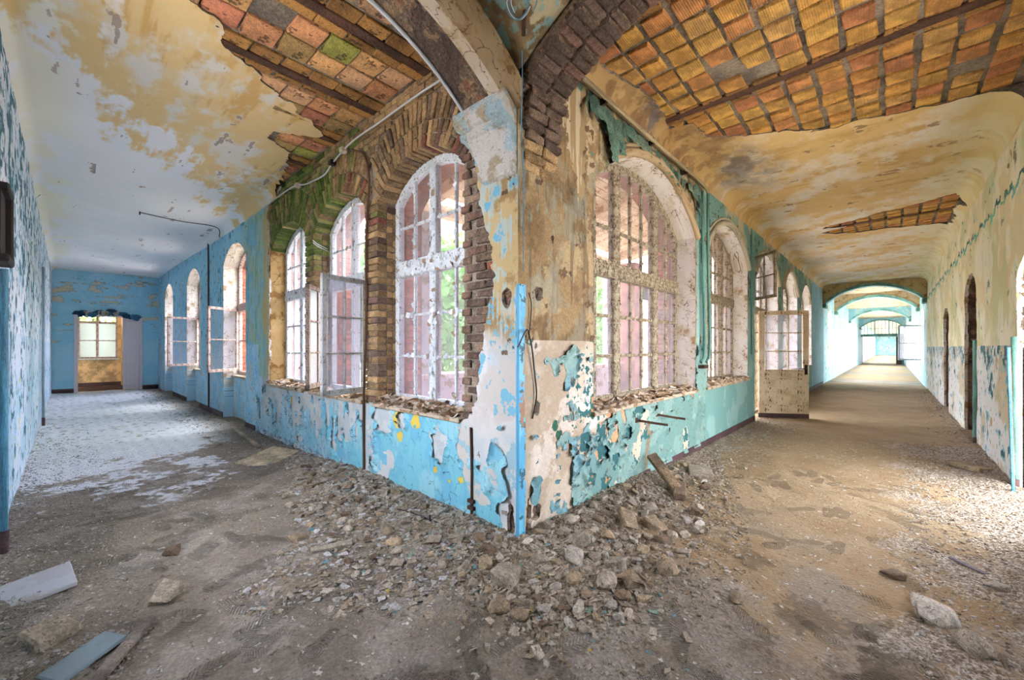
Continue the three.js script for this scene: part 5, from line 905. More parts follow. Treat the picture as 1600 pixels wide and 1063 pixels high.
// ---------------------------------------------------------------- pipes, wires, guards, mouldings
{
  // moulded edge round the arches of the right corridor
  R.slice(0, 4).forEach((o, k) => {
    const f = arch(o.u0 - 0.05, o.u1 + 0.05, o.spring, o.apex + 0.05), a = [], b = []; for (let i = k ? 0 : 3; i <= 26; i++) { const u = lerp(f.u0, f.u1, i / 26); a.push(V3(u, f(u), 0.02).applyMatrix4(MR)); b.push(V3(lerp(f.u0 - 0.07, f.u1 + 0.07, i / 26), f(u) + 0.075, 0.008).applyMatrix4(MR)); }
    const g = structure(group(), 'trim_arch', ['beige roll moulding round the wide window right of the corner', 'moulding round the second arched window of the right corridor', 'moulding over the garden door', 'moulding round the window past the garden door'][k], 'moulding'), m = grained(tReveal, k ? 198 : 190, k ? 196 : 172, k ? 180 : 138, 1.25, 0.01);
    part(g, 'roll', tube(a, 0.045, 10, 60), m); part(g, 'fillet', tube(b, 0.022, 6, 60), m);
  });
  // two heating pipes under the ceiling of the right corridor, dropping between the windows
  const pair = group();
  for (const [off, dr] of [[0.08, 0.1], [0, 0.05]]) { const y = 4.06 - off * 0.4; part(pair, 'cream_run', tube([V3(2.92, y + 0.03, -WI + dr), V3(4.8, y + 0.01, -WI + dr), V3(6.52 + off, y - 0.02, -WI + dr), V3(6.58 + off, y - 0.06, -WI + dr)], 0.022, 8, 40), mPipeCream); part(pair, 'teal_drop', tube([V3(6.58 + off, y - 0.05, -WI + dr), V3(6.59 + off, 3.0, -WI + dr), V3(6.59 + off, 1.4, -WI + dr), V3(6.56 + off, 1.37, -WI + dr - 0.02)], 0.022, 8, 30), mPipeTeal); }
  for (const x of [3.6, 4.7, 5.8]) part(pair, 'clip', box(x - 0.02, x + 0.02, 4.0, 4.09, -WI + 0.012, -WI + 0.1), mRust);
  top(pair, 'heating_pipes', 'pair of cream pipes above the wide window, dropping teal beside it', 'pipes');
  const bracket = group(); part(bracket, 'plate', put(box(6.5, 6.7, 1.28, 1.33, 0.006, 0.1), MR), mRust); top(bracket, 'pipe_bracket', 'rusty bracket at the foot of the teal pipes', 'bracket');
  const thin = group(); part(thin, 'conduit', tube([V3(9.75, 4.1, -WI + 0.015), V3(9.75, 2.6, -WI + 0.015), V3(9.75, 1.45, -WI + 0.015)], 0.014, 6, 20), mPipeTeal); top(thin, 'wall_conduit', 'thin teal conduit down the wall before the garden door', 'conduit');
  // blue steel guard on the corner
  const G = group(), r = rng(12); const strip = (u0, u1, M, d) => sheet({ u0, u1, v0: 0.04, v1: 2.12, step: 0.012, thick: 0, g: (u, v) => Math.min(u - u0 - 0.001, u1 - u - 0.004 - 0.016 * S(NC, v / 1.5, 0.3) - (S(NB, u, v / 2) > 0.9 ? 0.02 : 0), 2.1 - v), front: () => d });
  const Tg = tex(2.1, 2.6, 0, 2.2, 300, (u, v, c) => { const a = S(NA, u, v / 2), b = S(NB, u, v / 1.5), n = S(NC, u, v); set3(c, 84, 168, 206); mix3(c, 112, 188, 214, smooth(0.4, 0.7, a)); if (n > 0.84) set3(c, 40, 96, 112); if (b > 0.93) set3(c, 150, 112, 84); mul3(c, 0.95 + 0.1 * b); c[3] = n > 0.84 ? 0.2 : 0.6; });
  const mG = mat(Tg, 0.006, 0.5); part(G, 'flange', put(strip(2.4, 2.49, MR, 0.009), MR), mG); part(G, 'flange', put(box(2.148, 2.165, 0.05, 2.08, 0.001, 0.009, 0.002), ML), mG); part(G, 'foot', box(2.385, 2.45, 0, 0.06, -2.18, -2.13, 0.01), mRust);
  part(G, 'arris', tube([V3(2.397, 0.04, -2.147), V3(2.397, 1.0, -2.147), V3(2.397, 2.1, -2.147)], 0.012, 6, 20), mG); top(G, 'corner_guard', 'bright blue painted guard strip on the corner edge', 'corner guard');
  // vertical wire down the corner, the bundle under the vault and the slack black cable
  const w1 = group(); part(w1, 'strand', tube([V3(2.2, 3.72, -1.93), V3(2.26, 3.55, -1.98), V3(2.33, 3.3, -2.05), V3(2.41, 3.0, -2.1), V3(2.43, 2.6, -2.12), V3(2.43, 2.2, -2.12)], 0.004, 5, 40), mPipeBlue); top(w1, 'corner_wire', 'thin blue wire hanging down the corner from the vault', 'wire');
  const bun = group(); for (let i = 0; i < 5; i++) { const p = []; for (let k = 0; k <= 8; k++) { const t = k / 8 * Math.PI * 1.2 + i; p.push(V3(2.08 - 0.02 * i + 0.08 * Math.cos(t), 3.9 - 0.015 * i + 0.025 * Math.sin(t * 2), -1.8 + 0.08 * Math.sin(t))); } part(bun, 'strand', tube(p, 0.004, 5, 40), i % 2 ? mWire : mPipeBlue); } part(bun, 'hook', tube([V3(2.14, 3.93, -1.85), V3(2.16, 3.86, -1.88), V3(2.18, 3.8, -1.9)], 0.016, 6, 12), mRust); top(bun, 'wire_bundle', 'coil of loose wires on a rusty hook under the vault', 'wires');
  const blk = group(); part(blk, 'strand', tube([V3(2.505, 1.72, -2.13), V3(2.53, 1.62, -2.12), V3(2.58, 1.4, -2.13), V3(2.6, 1.2, -2.125), V3(2.56, 1.02, -2.135)], 0.007, 6, 30), mBlackWire); part(blk, 'strand', tube([V3(2.505, 1.7, -2.12), V3(2.44, 1.74, -2.09), V3(2.33, 1.6, -2.09)], 0.006, 6, 16), mBlackWire); part(blk, 'strand', tube([V3(2.51, 2.04, -2.13), V3(2.54, 1.95, -2.13), V3(2.52, 1.75, -2.13), V3(2.51, 1.68, -2.13)], 0.005, 6, 20), mBlackWire); top(blk, 'black_cable', 'slack black cable looping beside the blue corner strip', 'cable');
  // white cable across the brickwork
  const cab = group(); part(cab, 'strand', tube([[8.25, 4.09], [7.37, 4.11], [6.75, 4.09], [6.3, 4.0], [6.08, 3.98], [5.65, 3.96], [5.45, 4.03], [4.94, 4.13], [4.15, 4.13], [3.53, 4.13], [2.95, 4.11]].map(([w, y], i) => V3(2.375, y, -w)), 0.011, 6, 90), mWire);
  for (const [w, y] of [[6.62, 4.06], [5.42, 4.04], [5.1, 4.1]]) part(cab, 'clamp', box(2.33, 2.41, y - 0.03, y + 0.035, -w - 0.04, -w + 0.04, 0.01), w > 6 || w < 5.2 ? mReveal : mDark); top(cab, 'white_cable', 'white cable sagging along the bare brick under the ceiling', 'cable');
  const cw = group(); part(cw, 'rod', tube([V3(0.97, 4.285, -10.97), V3(1.6, 4.275, -11.05), V3(2.24, 4.25, -10.95), V3(2.36, 4.12, -11.3)], 0.009, 5, 30), mDark); part(cw, 'hook', tube([V3(0.97, 4.32, -10.97), V3(0.97, 4.24, -10.97)], 0.012, 5, 4), mDark); top(cw, 'ceiling_conduit', 'thin dark conduit crossing the white left ceiling', 'conduit');
  // rusty conduits in the left wall
  const c1 = group(); part(c1, 'tube', tube([V3(2.38, 0.05, -4.585), V3(2.383, 0.5, -4.6), V3(2.38, 0.95, -4.59), V3(2.4, 1.8, -4.575), V3(2.4, 3.0, -4.56), V3(2.4, 3.6, -4.5), V3(2.4, 3.9, -4.62), V3(2.4, 4.05, -4.9)], 0.015, 6, 60), grained(tBrick, 112, 82, 60, 1.6, 0.01)); top(c1, 'rusty_conduit', 'rusty conduit running up the brick pier between the first two windows', 'conduit');
  const c2 = group(); part(c2, 'tube', tube([V3(2.388, 0.12, -2.68), V3(2.39, 0.5, -2.68), V3(2.388, 0.9, -2.69)], 0.013, 6, 24), mRust); for (const y of [0.2, 0.26]) part(c2, 'clip', box(2.365, 2.4, y - 0.015, y + 0.015, -2.72, -2.64), mRust); top(c2, 'rusty_conduit', 'short rusty conduit in the blue dado just left of the corner', 'conduit');
  const c3 = group(); part(c3, 'tube', tube([V3(2.385, 0.1, -12.5), V3(2.385, 2.2, -12.5), V3(2.385, 4.2, -12.55)], 0.02, 6, 24), mKick); top(c3, 'wall_conduit', 'thin dark pipe between the two open sashes in the far blue wall', 'pipe');
  // left edge: blue riser and open frame, and a second riser farther on
  const p1 = group(); part(p1, 'tube', tube([V3(-0.33, 0.0, -4.98), V3(-0.33, 1.2, -4.98), V3(-0.33, 2.2, -4.98)], 0.022, 10, 16), mPipeBlue); part(p1, 'foot', tube([V3(-0.33, 0, -4.98), V3(-0.33, 0.2, -4.98)], 0.026, 10, 4), mKick); top(p1, 'blue_pipe', 'blue vertical pipe at the left edge of the picture', 'pipe');
  const p2 = group(); part(p2, 'tube', tube([V3(-0.33, 0.0, -12.4), V3(-0.33, 1.5, -12.4), V3(-0.33, 3.2, -12.4)], 0.02, 8, 16), grained(tBrick, 170, 200, 220, 1.7, 0.004)); part(p2, 'foot', tube([V3(-0.33, 0, -12.4), V3(-0.33, 0.2, -12.4)], 0.024, 8, 4), mKick); top(p2, 'blue_pipe', 'blue riser pipe halfway along the flaking left wall', 'pipe');
  const fb = group(); part(fb, 'frame', box(-0.39, -0.3, 2.25, 2.85, -5.3, -5.22, 0.01), mDark); part(fb, 'frame', box(-0.39, -0.3, 2.79, 2.85, -5.3, -4.9, 0.01), mDark); part(fb, 'frame', box(-0.39, -0.3, 2.25, 2.31, -5.3, -4.9, 0.01), mDark); part(fb, 'panel', box(-0.379, -0.34, 2.3, 2.8, -5.24, -4.9, 0.004), mDark); top(fb, 'wall_cabinet', 'dark metal frame of a cabinet high on the left wall', 'cabinet');
  // guards on the doorway edges of the right wall
  for (const [u, label] of [[7.24, 'teal rounded guard on the nearest doorway edge, right wall'], [10.13, 'teal rounded guard on the second doorway of the right wall']]) { const g = group(); part(g, 'strip', tube([V3(u, 0.1, -WO - 0.01), V3(u, 1.0, -WO - 0.01), V3(u, 1.72, -WO - 0.01)], 0.035, 10, 12), mPipeTeal); part(g, 'foot', tube([V3(u, 0, -WO - 0.01), V3(u, 0.12, -WO - 0.01)], 0.037, 10, 4), mKick); top(g, 'door_guard', label, 'corner guard'); }
  const ln = [['pale blue batten leaning in the doorway at the right edge', mPipeBlue, 0], ['brown batten leaning in the doorway at the right edge', mRust, 0.07]]; for (const [label, m, dx] of ln) { const g = box(-0.02, 0.02, 0, 1.6, -0.012, 0.012); g.rotateZ(-0.16); const o = new THREE.Mesh(g, m); o.position.set(6.88 + dx * 0.9, 0.02, 0.975 + dx * 0.2); top(o, 'leaning_batten', label, 'batten'); }
  // iron pegs under the wide window
  for (const [u, label] of [[4.45, 'left one of two iron pegs under the wide window'], [5.0, 'right one of two iron pegs under the wide window']]) { const g = group(); part(g, 'bar', tube([V3(u, 0.76, -WI), V3(u + 0.16, 0.72, -WI + 0.16), V3(u + 0.26, 0.7, -WI + 0.26)], 0.014, 6, 10), mRust); part(g, 'rosette', put(box(u - 0.03, u + 0.03, 0.73, 0.79, 0, 0.008, 0.003), MR), mRust); top(g, 'iron_peg', label, 'peg'); }
  const rods = group(); for (const y of [3.04, 3.07]) part(rods, 'rod', tube([V3(2.66, y, -6.2), V3(2.45, y + 0.03, -6.1), V3(2.36, y + 0.05, -6.02)], 0.007, 5, 8), mWire); top(rods, 'window_stay', 'thin white stay rods beside the second window', 'stay');
}
// ---------------------------------------------------------------- crust of flaking paint on the frames, litter on the sills
{
  const fl = new THREE.PlaneGeometry(1, 1, 3, 1); { const p = fl.attributes.position; for (let i = 0; i < p.count; i++) { const x = p.getX(i); p.setZ(i, 0.35 * x * x + (p.getY(i) > 0 ? 0.12 * x : 0)); p.setY(i, p.getY(i) * (1 - 0.5 * Math.abs(x))); } fl.computeVertexNormals(); }
  const m = new THREE.Matrix4(), e = new THREE.Euler(), q = new THREE.Quaternion(), col = new THREE.Color(), white = new THREE.MeshStandardMaterial({ color: 0xffffff, roughness: 0.85 });
  const crust = (name, n, size, tones, seed, stretch = 1) => {
    const W = scene.getObjectByName(name), r = rng(seed), boxes = []; W.updateMatrixWorld(true);
    for (const c of W.children) if (['frame', 'mullion', 'transom', 'glazing_bar'].includes(c.name)) { c.geometry.computeBoundingBox(); const b = c.geometry.boundingBox, s = new THREE.Vector3(); b.getSize(s); if (c.name === 'frame') continue; boxes.push([b, Math.sqrt(s.x * s.x + s.z * s.z) * s.y + 0.02]); }
    const o = W.userData.open, total = boxes.reduce((a, b) => a + b[1], 0), im = new THREE.InstancedMesh(fl, white, n);
    for (let i = 0; i < n; i++) {
      let t = r() * total, k = 0; while (k < boxes.length - 1 && t > boxes[k][1]) t -= boxes[k++][1]; const b = boxes[k][0];
      const p = V3(lerp(b.min.x, b.max.x, r()), lerp(b.min.y, b.max.y, r()), lerp(b.min.z, b.max.z, r()));
      if (name === 'window_1' || name === 'window_2' || name === 'window_3') p.x = b.min.x - 0.003; else p.z = b.max.z + 0.003;
      e.set((r() - 0.5) * 1.6, (r() - 0.5) * 1.6 + (p.x < 2.8 ? -Math.PI / 2 : 0), r() * 6.3); q.setFromEuler(e); const s = size * (0.4 + r()); m.compose(p, q, V3(s, s * stretch, s)); im.setMatrixAt(i, m); const c = tones[Math.floor(r() * tones.length)]; im.setColorAt(i, col.setRGB(c[0] / 255, c[1] / 255, c[2] / 255, THREE.SRGBColorSpace));
    }
    im.name = 'paint_crust'; im.userData.kind = 'stuff'; W.add(im); void o;
  };
  const cream = [[184, 170, 140], [160, 144, 114], [128, 110, 84], [200, 190, 166]], ice = [[206, 216, 222], [182, 190, 194], [226, 230, 230], [150, 130, 108]];
  crust('window_7', 1500, 0.022, cream, 1); crust('window_8', 1100, 0.022, cream, 2); crust('window_9', 800, 0.026, cream, 3); crust('window_10', 500, 0.03, cream, 4); crust('window_25', 400, 0.03, cream, 5); crust('window_1', 260, 0.035, ice, 6, 1.6); crust('window_2', 80, 0.035, ice, 7, 1.6); crust('window_3', 120, 0.035, ice, 8, 1.6);
  const litter = (o, M, n, label, tones, seed, hgt) => {
    const r = rng(seed), im = new THREE.InstancedMesh(fl, white, n);
    for (let i = 0; i < n; i++) { const u = lerp(o.u0 + 0.02, o.u1 - 0.02, r()), d = -0.24 + 0.26 * Math.pow(r(), 0.8), p = V3(u, SILL + 0.008 + r() * hgt * (0.4 + 0.6 * S(NC, u / 2, 0.3)) * smooth(0.04, -0.06, d), d).applyMatrix4(M); e.set(-Math.PI / 2 + (r() - 0.5) * 1.5, (r() - 0.5) * 1.2, r() * 6.3); q.setFromEuler(e); const s = 0.03 + r() * 0.06; m.compose(p, q, V3(s * 1.4, s, s)); im.setMatrixAt(i, m); const c = tones[Math.floor(r() * tones.length)]; im.setColorAt(i, col.setRGB(c[0] / 255, c[1] / 255, c[2] / 255, THREE.SRGBColorSpace)); }
    top(im, 'sill_litter', label, 'debris', null, 'stuff');
  };
  const dust = [[186, 162, 130], [164, 138, 106], [206, 186, 158], [140, 116, 90], [214, 204, 190]];
  litter(L[0], ML, 900, 'heap of curled paint chips on the sill of the brick-framed window', dust, 21, 0.07); litter(L[1], ML, 300, 'paint chips on the sill under the open sashes', dust, 22, 0.03); litter(L[2], ML, 420, 'paint chips on the sill under the mossy arch', dust, 23, 0.06); litter(R[0], MR, 900, 'paint chips spread along the sill of the wide window', dust, 24, 0.05); litter(R[1], MR, 420, 'paint chips on the sill of the second right window', dust, 25, 0.04);
}

// ---------------------------------------------------------------- rubble
{
  const q = new THREE.Quaternion(), e = new THREE.Euler();
  const lump = (seed, detail, sx, sy, sz, jag = 0.22) => {
    const r = rng(seed), g = new THREE.IcosahedronGeometry(1, detail), p = g.attributes.position, cuts = []; for (let i = 0; i < 7; i++) cuts.push([V3(r() - 0.5, r() - 0.5, r() - 0.5).normalize(), 0.55 + r() * 0.3]);
    const seen = new Map();
    for (let i = 0; i < p.count; i++) { const v = V3().fromBufferAttribute(p, i), k = v.toArray().map((x) => Math.round(x * 50)).join(); if (!seen.has(k)) seen.set(k, 1 + (r() - 0.5) * jag); v.multiplyScalar(seen.get(k)); for (const [n, d] of cuts) { const t = v.dot(n) - d; if (t > 0) v.addScaledVector(n, -t); } p.setXYZ(i, v.x * sx, v.y * sy, v.z * sz); }
    g.computeVertexNormals(); const N = g.attributes.normal, U = g.attributes.uv; for (let i = 0; i < p.count; i++) { const n = [Math.abs(N.getX(i)), Math.abs(N.getY(i)), Math.abs(N.getZ(i))], m = n[1] > n[0] && n[1] > n[2] ? 1 : n[0] > n[2] ? 0 : 2; U.setXY(i, seed * 0.13 + 0.12 * (m === 0 ? p.getZ(i) : p.getX(i)), 0.12 * (m === 1 ? p.getZ(i) : p.getY(i))); } void N; return g;
  };
  const uvs = (g, k) => { const a = g.attributes.uv.array; for (let i = 0; i < a.length; i++) a[i] *= k; return g; }; const shapes = []; for (let i = 0; i < 10; i++) { const r = rng(900 + i); shapes.push(lump(50 + i, 1, 0.9 + r() * 0.5, 0.45 + r() * 0.35, 0.7 + r() * 0.4)); }
  const slabs = []; for (let i = 0; i < 5; i++) { const r = rng(970 + i); slabs.push(uvs(chamfer(1.7, 0.5 + r() * 0.4, 1.1 + r() * 0.4, 0.12, r, 0.5), 0.12)); }
  const tones = { grey: grained(tBrick, 174, 164, 148, 1.7, 0.0035), tan: grained(tBrick, 166, 148, 122, 1.7, 0.0035), brown: grained(tBrick, 126, 106, 86, 1.7, 0.0035), white: grained(tBrick, 186, 180, 170, 1.7, 0.0035) };
  const placed = [[4.38, 1.66, 0.26], [4.52, 1.88, 0.22], [4.64, 2.03, 0.2], [5.3, 1.72, 0.2], [1.42, 3.25, 0.18], ...[2.7, 2.85, 3.0, 3.15, 3.3, 3.45, 3.58].map((w) => [2.12, w, 0.05])]; const free = (x, w, s) => placed.every(([a, b, c]) => (a - x) ** 2 + (b - w) ** 2 > (c + s) ** 2 * 1.35);
  const set = (g, m, x, w, s, turn, tilt, name, label, cat, grp, lift = 0.35) => { const o = new THREE.Mesh(g, m); o.scale.setScalar(s); o.position.set(x, ground(x, w) + s * lift, -w); o.rotation.set((tilt || 0), turn, (tilt || 0) * 0.6); top(o, name, label, cat, grp); placed.push([x, w, s]); return o; };
  // pieces the eye can pick out
  const big = [[1.98, 1.86, 0.115, 's', 'grey', 'long flat mortar slab in front of the corner', 0.4], [1.99, 2.1, 0.07, 'l', 'tan', 'tan brick lump left of the long slab by the corner', 0.9], [2.66, 1.74, 0.075, 's', 'grey', 'upright pale block against the wall right of the corner', 0.2, 1.2], [2.8, 1.12, 0.085, 'l', 'tan', 'round stone at the right end of the corner heap'], [2.38, 1.36, 0.08, 'l', 'grey', 'cracked grey stone at the front of the corner heap'], [2.52, 1.25, 0.09, 's', 'tan', 'squared mortar block in the corner heap', 1.0], [2.46, 1.66, 0.085, 's', 'white', 'pale angular slab tipped up near the corner', 0.5, 0.5], [2.24, 1.52, 0.06, 'l', 'tan', 'small tan lump at the front of the corner heap'], [2.34, 1.22, 0.055, 'l', 'brown', 'brown stone at the front edge of the corner heap'], [2.05, 1.36, 0.045, 'l', 'white', 'single white pebble on the dust before the corner heap'], [3.3, 1.68, 0.1, 's', 'tan', 'big flat stone among rubble under the wide window', 0.7, 0.3], [3.45, 1.5, 0.09, 's', 'tan', 'long thin stone lying under the wide window', 1.3, 0.2],
    [3.46, -0.2, 0.1, 'l', 'white', 'large white angular stone on the right foreground floor', 0.3, 0.4], [3.24, -0.33, 0.075, 'l', 'grey', 'grey stone at the lower right corner of the floor'], [3.6, -0.12, 0.05, 'l', 'white', 'small white stone left of the large white one'], [3.9, -0.02, 0.07, 's', 'brown', 'flat brown stone alone on the sandy floor', 0.6], [2.83, 0.7, 0.05, 'l', 'tan', 'lone pebble on the dark dust right of centre'], [4.15, -0.52, 0.06, 's', 'white', 'white flake of plaster on the gravel at right', 0.8], [-0.06, 3.36, 0.11, 's', 'grey', 'broken grey pipe-like lump at the lower left', 0.4, 0.2], [0.55, 4.1, 0.07, 's', 'brown', 'dark flat stone on the left foreground dust', 1.0], [0.42, 3.4, 0.09, 's', 'grey', 'thin broken strip on the left foreground dust', 0.9, 0.1], [1.3, 3.62, 0.07, 's', 'tan', 'small flat tan piece beyond the wooden offcut', 0.4]];
  for (const [x, w, s, k, t, label, turn = 0, tilt = 0] of big) set(k === 's' ? slabs[Math.floor(x * 7 + w * 3) % 5 < 0 ? 0 : Math.abs(Math.floor(x * 7 + w * 3)) % 5] : shapes[Math.abs(Math.floor(x * 11 + w * 5)) % 10], tones[t], x, w, s, turn, tilt, 'rubble_chunk', label, 'rubble', null, k === 's' ? 0.15 + tilt * 0.4 : 0.4);
  // the heaps
  const zones = [
    { n: 120, at: (r) => { const w = 2.3 + 3.3 * Math.pow(r(), 0.9), t = 0.12 + 1.0 * r() * smooth(6.8, 3.5, w) * (0.55 + 0.45 * r()); return [XI - t, w]; }, size: [0.024, 0.06], place: (x, w) => (w < 3 ? 'just left of the corner' : w < 4.45 ? 'under the brick-framed window' : 'under the open sashes') + (XI - x < 0.35 ? ', close to the dado' : XI - x > 0.75 ? ', outermost' : ''), group: 'rubble along the blue dado' },
    { n: 90, at: (r) => { const a = r() * 6.283, d = Math.sqrt(r()) * 0.66; return [2.36 + Math.cos(a) * d, 1.76 + Math.sin(a) * d]; }, size: [0.03, 0.08], place: (x, w) => 'at the foot of the corner, ' + (x - XI < w - WI - 0.1 ? 'left side' : x - XI > w - WI + 0.3 ? 'right side' : 'front') + (Math.hypot(x - XI, w - WI) > 0.62 ? ' edge' : ''), group: 'rubble at the corner' },
    { n: 80, at: (r) => { const x = 2.7 + 2.9 * r(), t = 0.1 + 0.95 * r() * smooth(7, 3, x); return [x, WI - t]; }, size: [0.026, 0.07], place: (x, w) => 'under the wide window ' + (x < 3.4 ? 'nearby' : x < 4.6 ? 'midway' : 'farther') + (WI - w < 0.3 ? ' against the wall' : WI - w > 0.7 ? ' outermost' : ''), group: 'rubble under the wide window' }];
  const word = { grey: 'grey mortar ', tan: 'tan plaster ', brown: 'brown brick ', white: 'white plaster ' }; let seed = 0;
  for (const z of zones) {
    const r = rng(6000 + seed++); let made = 0;
    for (let k = 0; k < z.n * 14 && made < z.n; k++) { const [x, w] = z.at(r), s = lerp(...z.size, Math.pow(r(), 1.6)); if (x > XI - s - 0.03 && w > WI - s - 0.03 && !(x < XI - s - 0.03 || w < WI - s - 0.03)) continue; if (!free(x, w, s)) continue; const t = ['grey', 'tan', 'tan', 'grey', 'grey', 'brown', 'white'][Math.floor(r() * 7)]; const flatOne = r() < 0.6, rel = (s - z.size[0]) / (z.size[1] - z.size[0]), label = (rel < 0.2 ? 'small ' : rel < 0.55 ? 'medium ' : 'large ') + word[t] + (flatOne ? 'block ' : 'lump ') + 'in rubble ' + z.place(x, w); set(flatOne ? slabs[Math.floor(r() * 5)] : shapes[Math.floor(r() * 10)], tones[t], x, w, s, r() * 6.3, (r() - 0.5) * 0.7, 'rubble_chunk', label, 'rubble', z.group); made++; }
  }
  // gravel and chips nobody could count
  const chip = uvs(chamfer(1.9, 0.9, 1.4, 0.1, rng(5), 0.7), 0.05), flat = uvs(chamfer(2, 0.3, 1.4, 0.05, rng(3), 0.6), 0.05), m = new THREE.Matrix4(), col = new THREE.Color(), white = grained(tBrick, 255, 255, 255, 1.7, 0.003);
  const scatter = (name, label, n, g, at, size, cols, sd) => {
    const r = rng(sd), im = new THREE.InstancedMesh(g, white, n);
    for (let i = 0; i < n; i++) { let x, w, k = 0; do { [x, w] = at(r); } while (k++ < 20 && (x > XI - 0.01 && w > WI - 0.01 || x < XO + 0.01 || w < WO + 0.01)); const s = lerp(...size, Math.pow(r(), 2.2)); e.set((r() - 0.5) * 0.9, r() * 6.3, (r() - 0.5) * 0.9); q.setFromEuler(e); m.compose(V3(x, ground(x, w) + s * 0.15, -w), q, V3(s, s * 0.8, s)); im.setMatrixAt(i, m); const c = cols[Math.floor(r() * cols.length)], v = 0.85 + 0.3 * r(); im.setColorAt(i, col.setRGB(c[0] / 255, c[1] / 255, c[2] / 255, THREE.SRGBColorSpace).multiplyScalar(v)); }
    top(im, name, label, 'debris', null, 'stuff');
  };
  const warm = [[188, 176, 156], [202, 192, 174], [172, 156, 134], [208, 200, 188], [160, 144, 122]], pale = [[222, 216, 208], [208, 198, 186], [178, 160, 138], [232, 228, 222], [150, 132, 112]], cool = [[204, 206, 206], [186, 182, 178], [164, 156, 150], [218, 220, 222]];
  const alongL = (r) => { const w = 2.1 + 4.6 * r(), t = 1.45 * Math.pow(r(), 1.35) * smooth(7.4, 3.0, w) * (0.7 + 0.5 * S(NA, w / 3, 0.2)); return [XI - t, w]; }, corner = (r) => { const a = r() * 6.283, d = Math.abs(r() + r() + r() - 1.5) * 0.72; return [2.3 + Math.cos(a) * d, 1.7 + Math.sin(a) * d]; }, alongR = (r) => { const x = 2.5 + 4 * r(), t = 1.4 * Math.pow(r(), 2) * smooth(8, 3, x); return [x, WI - t]; };
  scatter('gravel_heap', 'crumbled plaster and chips drifted along the blue dado', 6000, chip, alongL, [0.004, 0.018], warm.concat(cool), 71); scatter('shard_heap', 'flat broken plaster shards heaped along the blue dado', 3600, flat, alongL, [0.008, 0.034], warm.concat(cool), 81); scatter('shard_heap', 'flat broken shards heaped round the foot of the corner', 2200, flat, corner, [0.008, 0.036], warm, 82); scatter('gravel_heap', 'crumbled mortar and chips at the foot of the corner', 6500, chip, corner, [0.004, 0.02], warm, 72); scatter('gravel_heap', 'crumbled plaster and chips under the wide window', 6500, chip, alongR, [0.004, 0.02], warm, 73);
  scatter('gravel_strip', 'pale gravel and crumbs along the right outer wall', 8000, chip, (r) => [1.6 + 8 * Math.pow(r(), 1.2), WO + 0.95 * Math.pow(r(), 1.2)], [0.003, 0.013], pale, 74); scatter('gravel_strip', 'crumbs and chips along the left outer wall', 4200, chip, (r) => [XO + 0.7 * Math.pow(r(), 1.9), 2.2 + 11 * r() * r() + 0.5 * r()], [0.003, 0.012], cool, 75);
  scatter('gravel_strip', 'litter of paint flakes along the far blue wall', 2600, flat, (r) => [XI - 0.03 - 0.75 * Math.pow(r(), 1.7), 6.0 + 14 * r()], [0.006, 0.02], cool.concat([[110, 84, 74], [150, 190, 206]]), 76); scatter('gravel_strip', 'litter of flakes at the foot of the teal wall before the door', 2600, flat, (r) => [5.4 + 5 * r(), WI - 0.03 - 0.8 * Math.pow(r(), 1.6)], [0.006, 0.022], warm, 77); scatter('gravel_strip', 'litter along the far right corridor walls', 3000, flat, (r) => { const x = 9.5 + 12 * r(); return [x, r() < 0.5 ? WO + 0.02 + 0.5 * r() * r() : WI - 0.02 - 0.5 * r() * r()]; }, [0.007, 0.022], pale, 78);
  scatter('floor_crumbs', 'small crumbs scattered over the open floor', 5000, chip, (r) => (r() < 0.5 ? [lerp(XO, XI, r()), lerp(0.2, 9, r())] : [lerp(0.5, 9, r()), lerp(WO, WI, r())]), [0.002, 0.006], warm.concat(pale), 79);
  scatter('paint_chips', 'teal and blue paint flakes lying in the rubble round the corner', 420, flat, (r) => (r() < 0.6 ? corner(r) : alongL(r)), [0.008, 0.026], [[108, 168, 172], [92, 150, 150], [126, 190, 214], [140, 176, 160], [204, 178, 80]], 80);
  // flat and long things
  const board = (name, label, cat, l, h, d, x, w, turn, m2, tiltX = 0, tiltZ = 0, y = null) => { const o = new THREE.Mesh(chamfer(l, h, d, 0.006, rng(Math.round(x * 100 + w * 10)), 0.008), m2); o.position.set(x, (y ?? ground(x, w) + h / 2 + 0.004), -w); o.rotation.set(tiltX, turn, tiltZ); return top(o, name, label, cat); };
  const woodG = grained(tBrick, 150, 128, 104, 1.6, 0.01), slate = grained(tReveal, 178, 186, 204, 1.15, 0.004), panel = grained(tMortar, 190, 190, 180, 4.2, 0.003);
  board('fallen_board', 'pale square board lying on the debris beside the left dado', 'panel', 0.66, 0.035, 0.5, 1.96, 6.55, 0.5, panel, 0.09, 0.07);
  board('wood_offcut', 'short wooden offcut lying before the rubble at left', 'offcut', 0.3, 0.035, 0.07, 1.42, 3.25, -0.35, grained(tBrick, 182, 174, 158, 1.7, 0.004));
  board('floor_tile', 'smooth bluish tile propped on crumbs at the left edge', 'tile', 0.34, 0.03, 0.36, -0.14, 4.1, 0.1, slate, 0.06, 0.1);
  board('blue_slab', 'thin bluish slab half buried at the lower left', 'slab', 0.3, 0.02, 0.16, 0.06, 3.03, 0.6, grained(tReveal, 120, 142, 156, 1.15, 0.004), 0.03, 0.05);
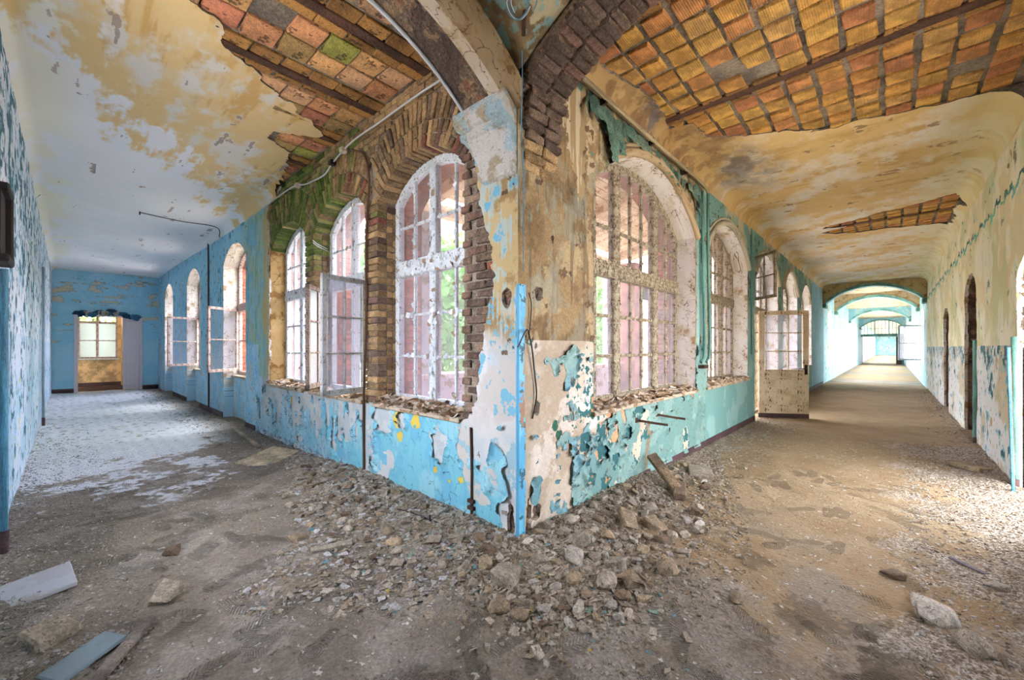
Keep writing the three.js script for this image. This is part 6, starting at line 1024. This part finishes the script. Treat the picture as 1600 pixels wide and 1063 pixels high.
  board('grey_plank', 'narrow weathered plank running out of the lower left', 'plank', 0.75, 0.03, 0.06, 0.12, 2.82, 1.0, grained(tBrick, 120, 112, 106, 1.6, 0.01), 0, 0.04);
  board('dark_stick', 'dark flat stick on the pale gravel at right', 'stick', 0.24, 0.015, 0.04, 4.45, -0.42, 0.75, grained(tBrick, 110, 104, 112, 1.5, 0.006));
  board('stone_slab', 'flat tan stone near the right wall', 'stone', 0.4, 0.05, 0.2, 8.0, -0.75, 0.8, tones.tan);
  board('floor_batten', 'long pale batten fallen along the far blue dado', 'batten', 2.2, 0.03, 0.07, 2.12, 8.4, 1.5, grained(tBrick, 196, 178, 158, 1.6, 0.006));
  board('flat_stone', 'broad grey stone lying on rubble near the leaning plank', 'stone', 0.32, 0.05, 0.26, 5.3, 1.72, 0.4, tones.grey, 0.05, 0.1);
  { const t = group(), A = V3(4.38, 0.1, -1.66), B = V3(4.64, 0.31, -2.03), d = B.clone().sub(A), g = chamfer(d.length() + 0.1, 0.05, 0.11, 0.006, rng(8), 0.012), o = part(t, 'post', g, woodG); o.position.copy(A).add(B).multiplyScalar(0.5); o.quaternion.setFromUnitVectors(V3(1, 0, 0), d.normalize()); const f = part(t, 'foot', chamfer(0.42, 0.07, 0.12, 0.01, rng(9), 0.012), woodG); f.position.set(4.39, 0.085, -1.63); f.rotation.y = 0.35; top(t, 'wooden_trestle', 'broken wooden T-shaped piece leaning against the wall under the wide window', 'wood piece'); }
  { const t = group(); part(t, 'rod', tube([V3(2.06, 0.08, -3.55), V3(2.1, 0.1, -3.2), V3(2.13, 0.1, -2.95), V3(2.16, 0.09, -2.7)], 0.011, 6, 20), mBlackWire); part(t, 'spike', tube([V3(2.13, 0.04, -2.93), V3(2.12, 0.15, -2.92)], 0.008, 5, 4), mBlackWire); top(t, 'iron_rod', 'black iron rod lying on the rubble along the blue dado', 'rod'); }
}
scene.traverse((o) => { if (o.isMesh) o.castShadow = o.receiveShadow = true; });
renderer.render(scene, camera);
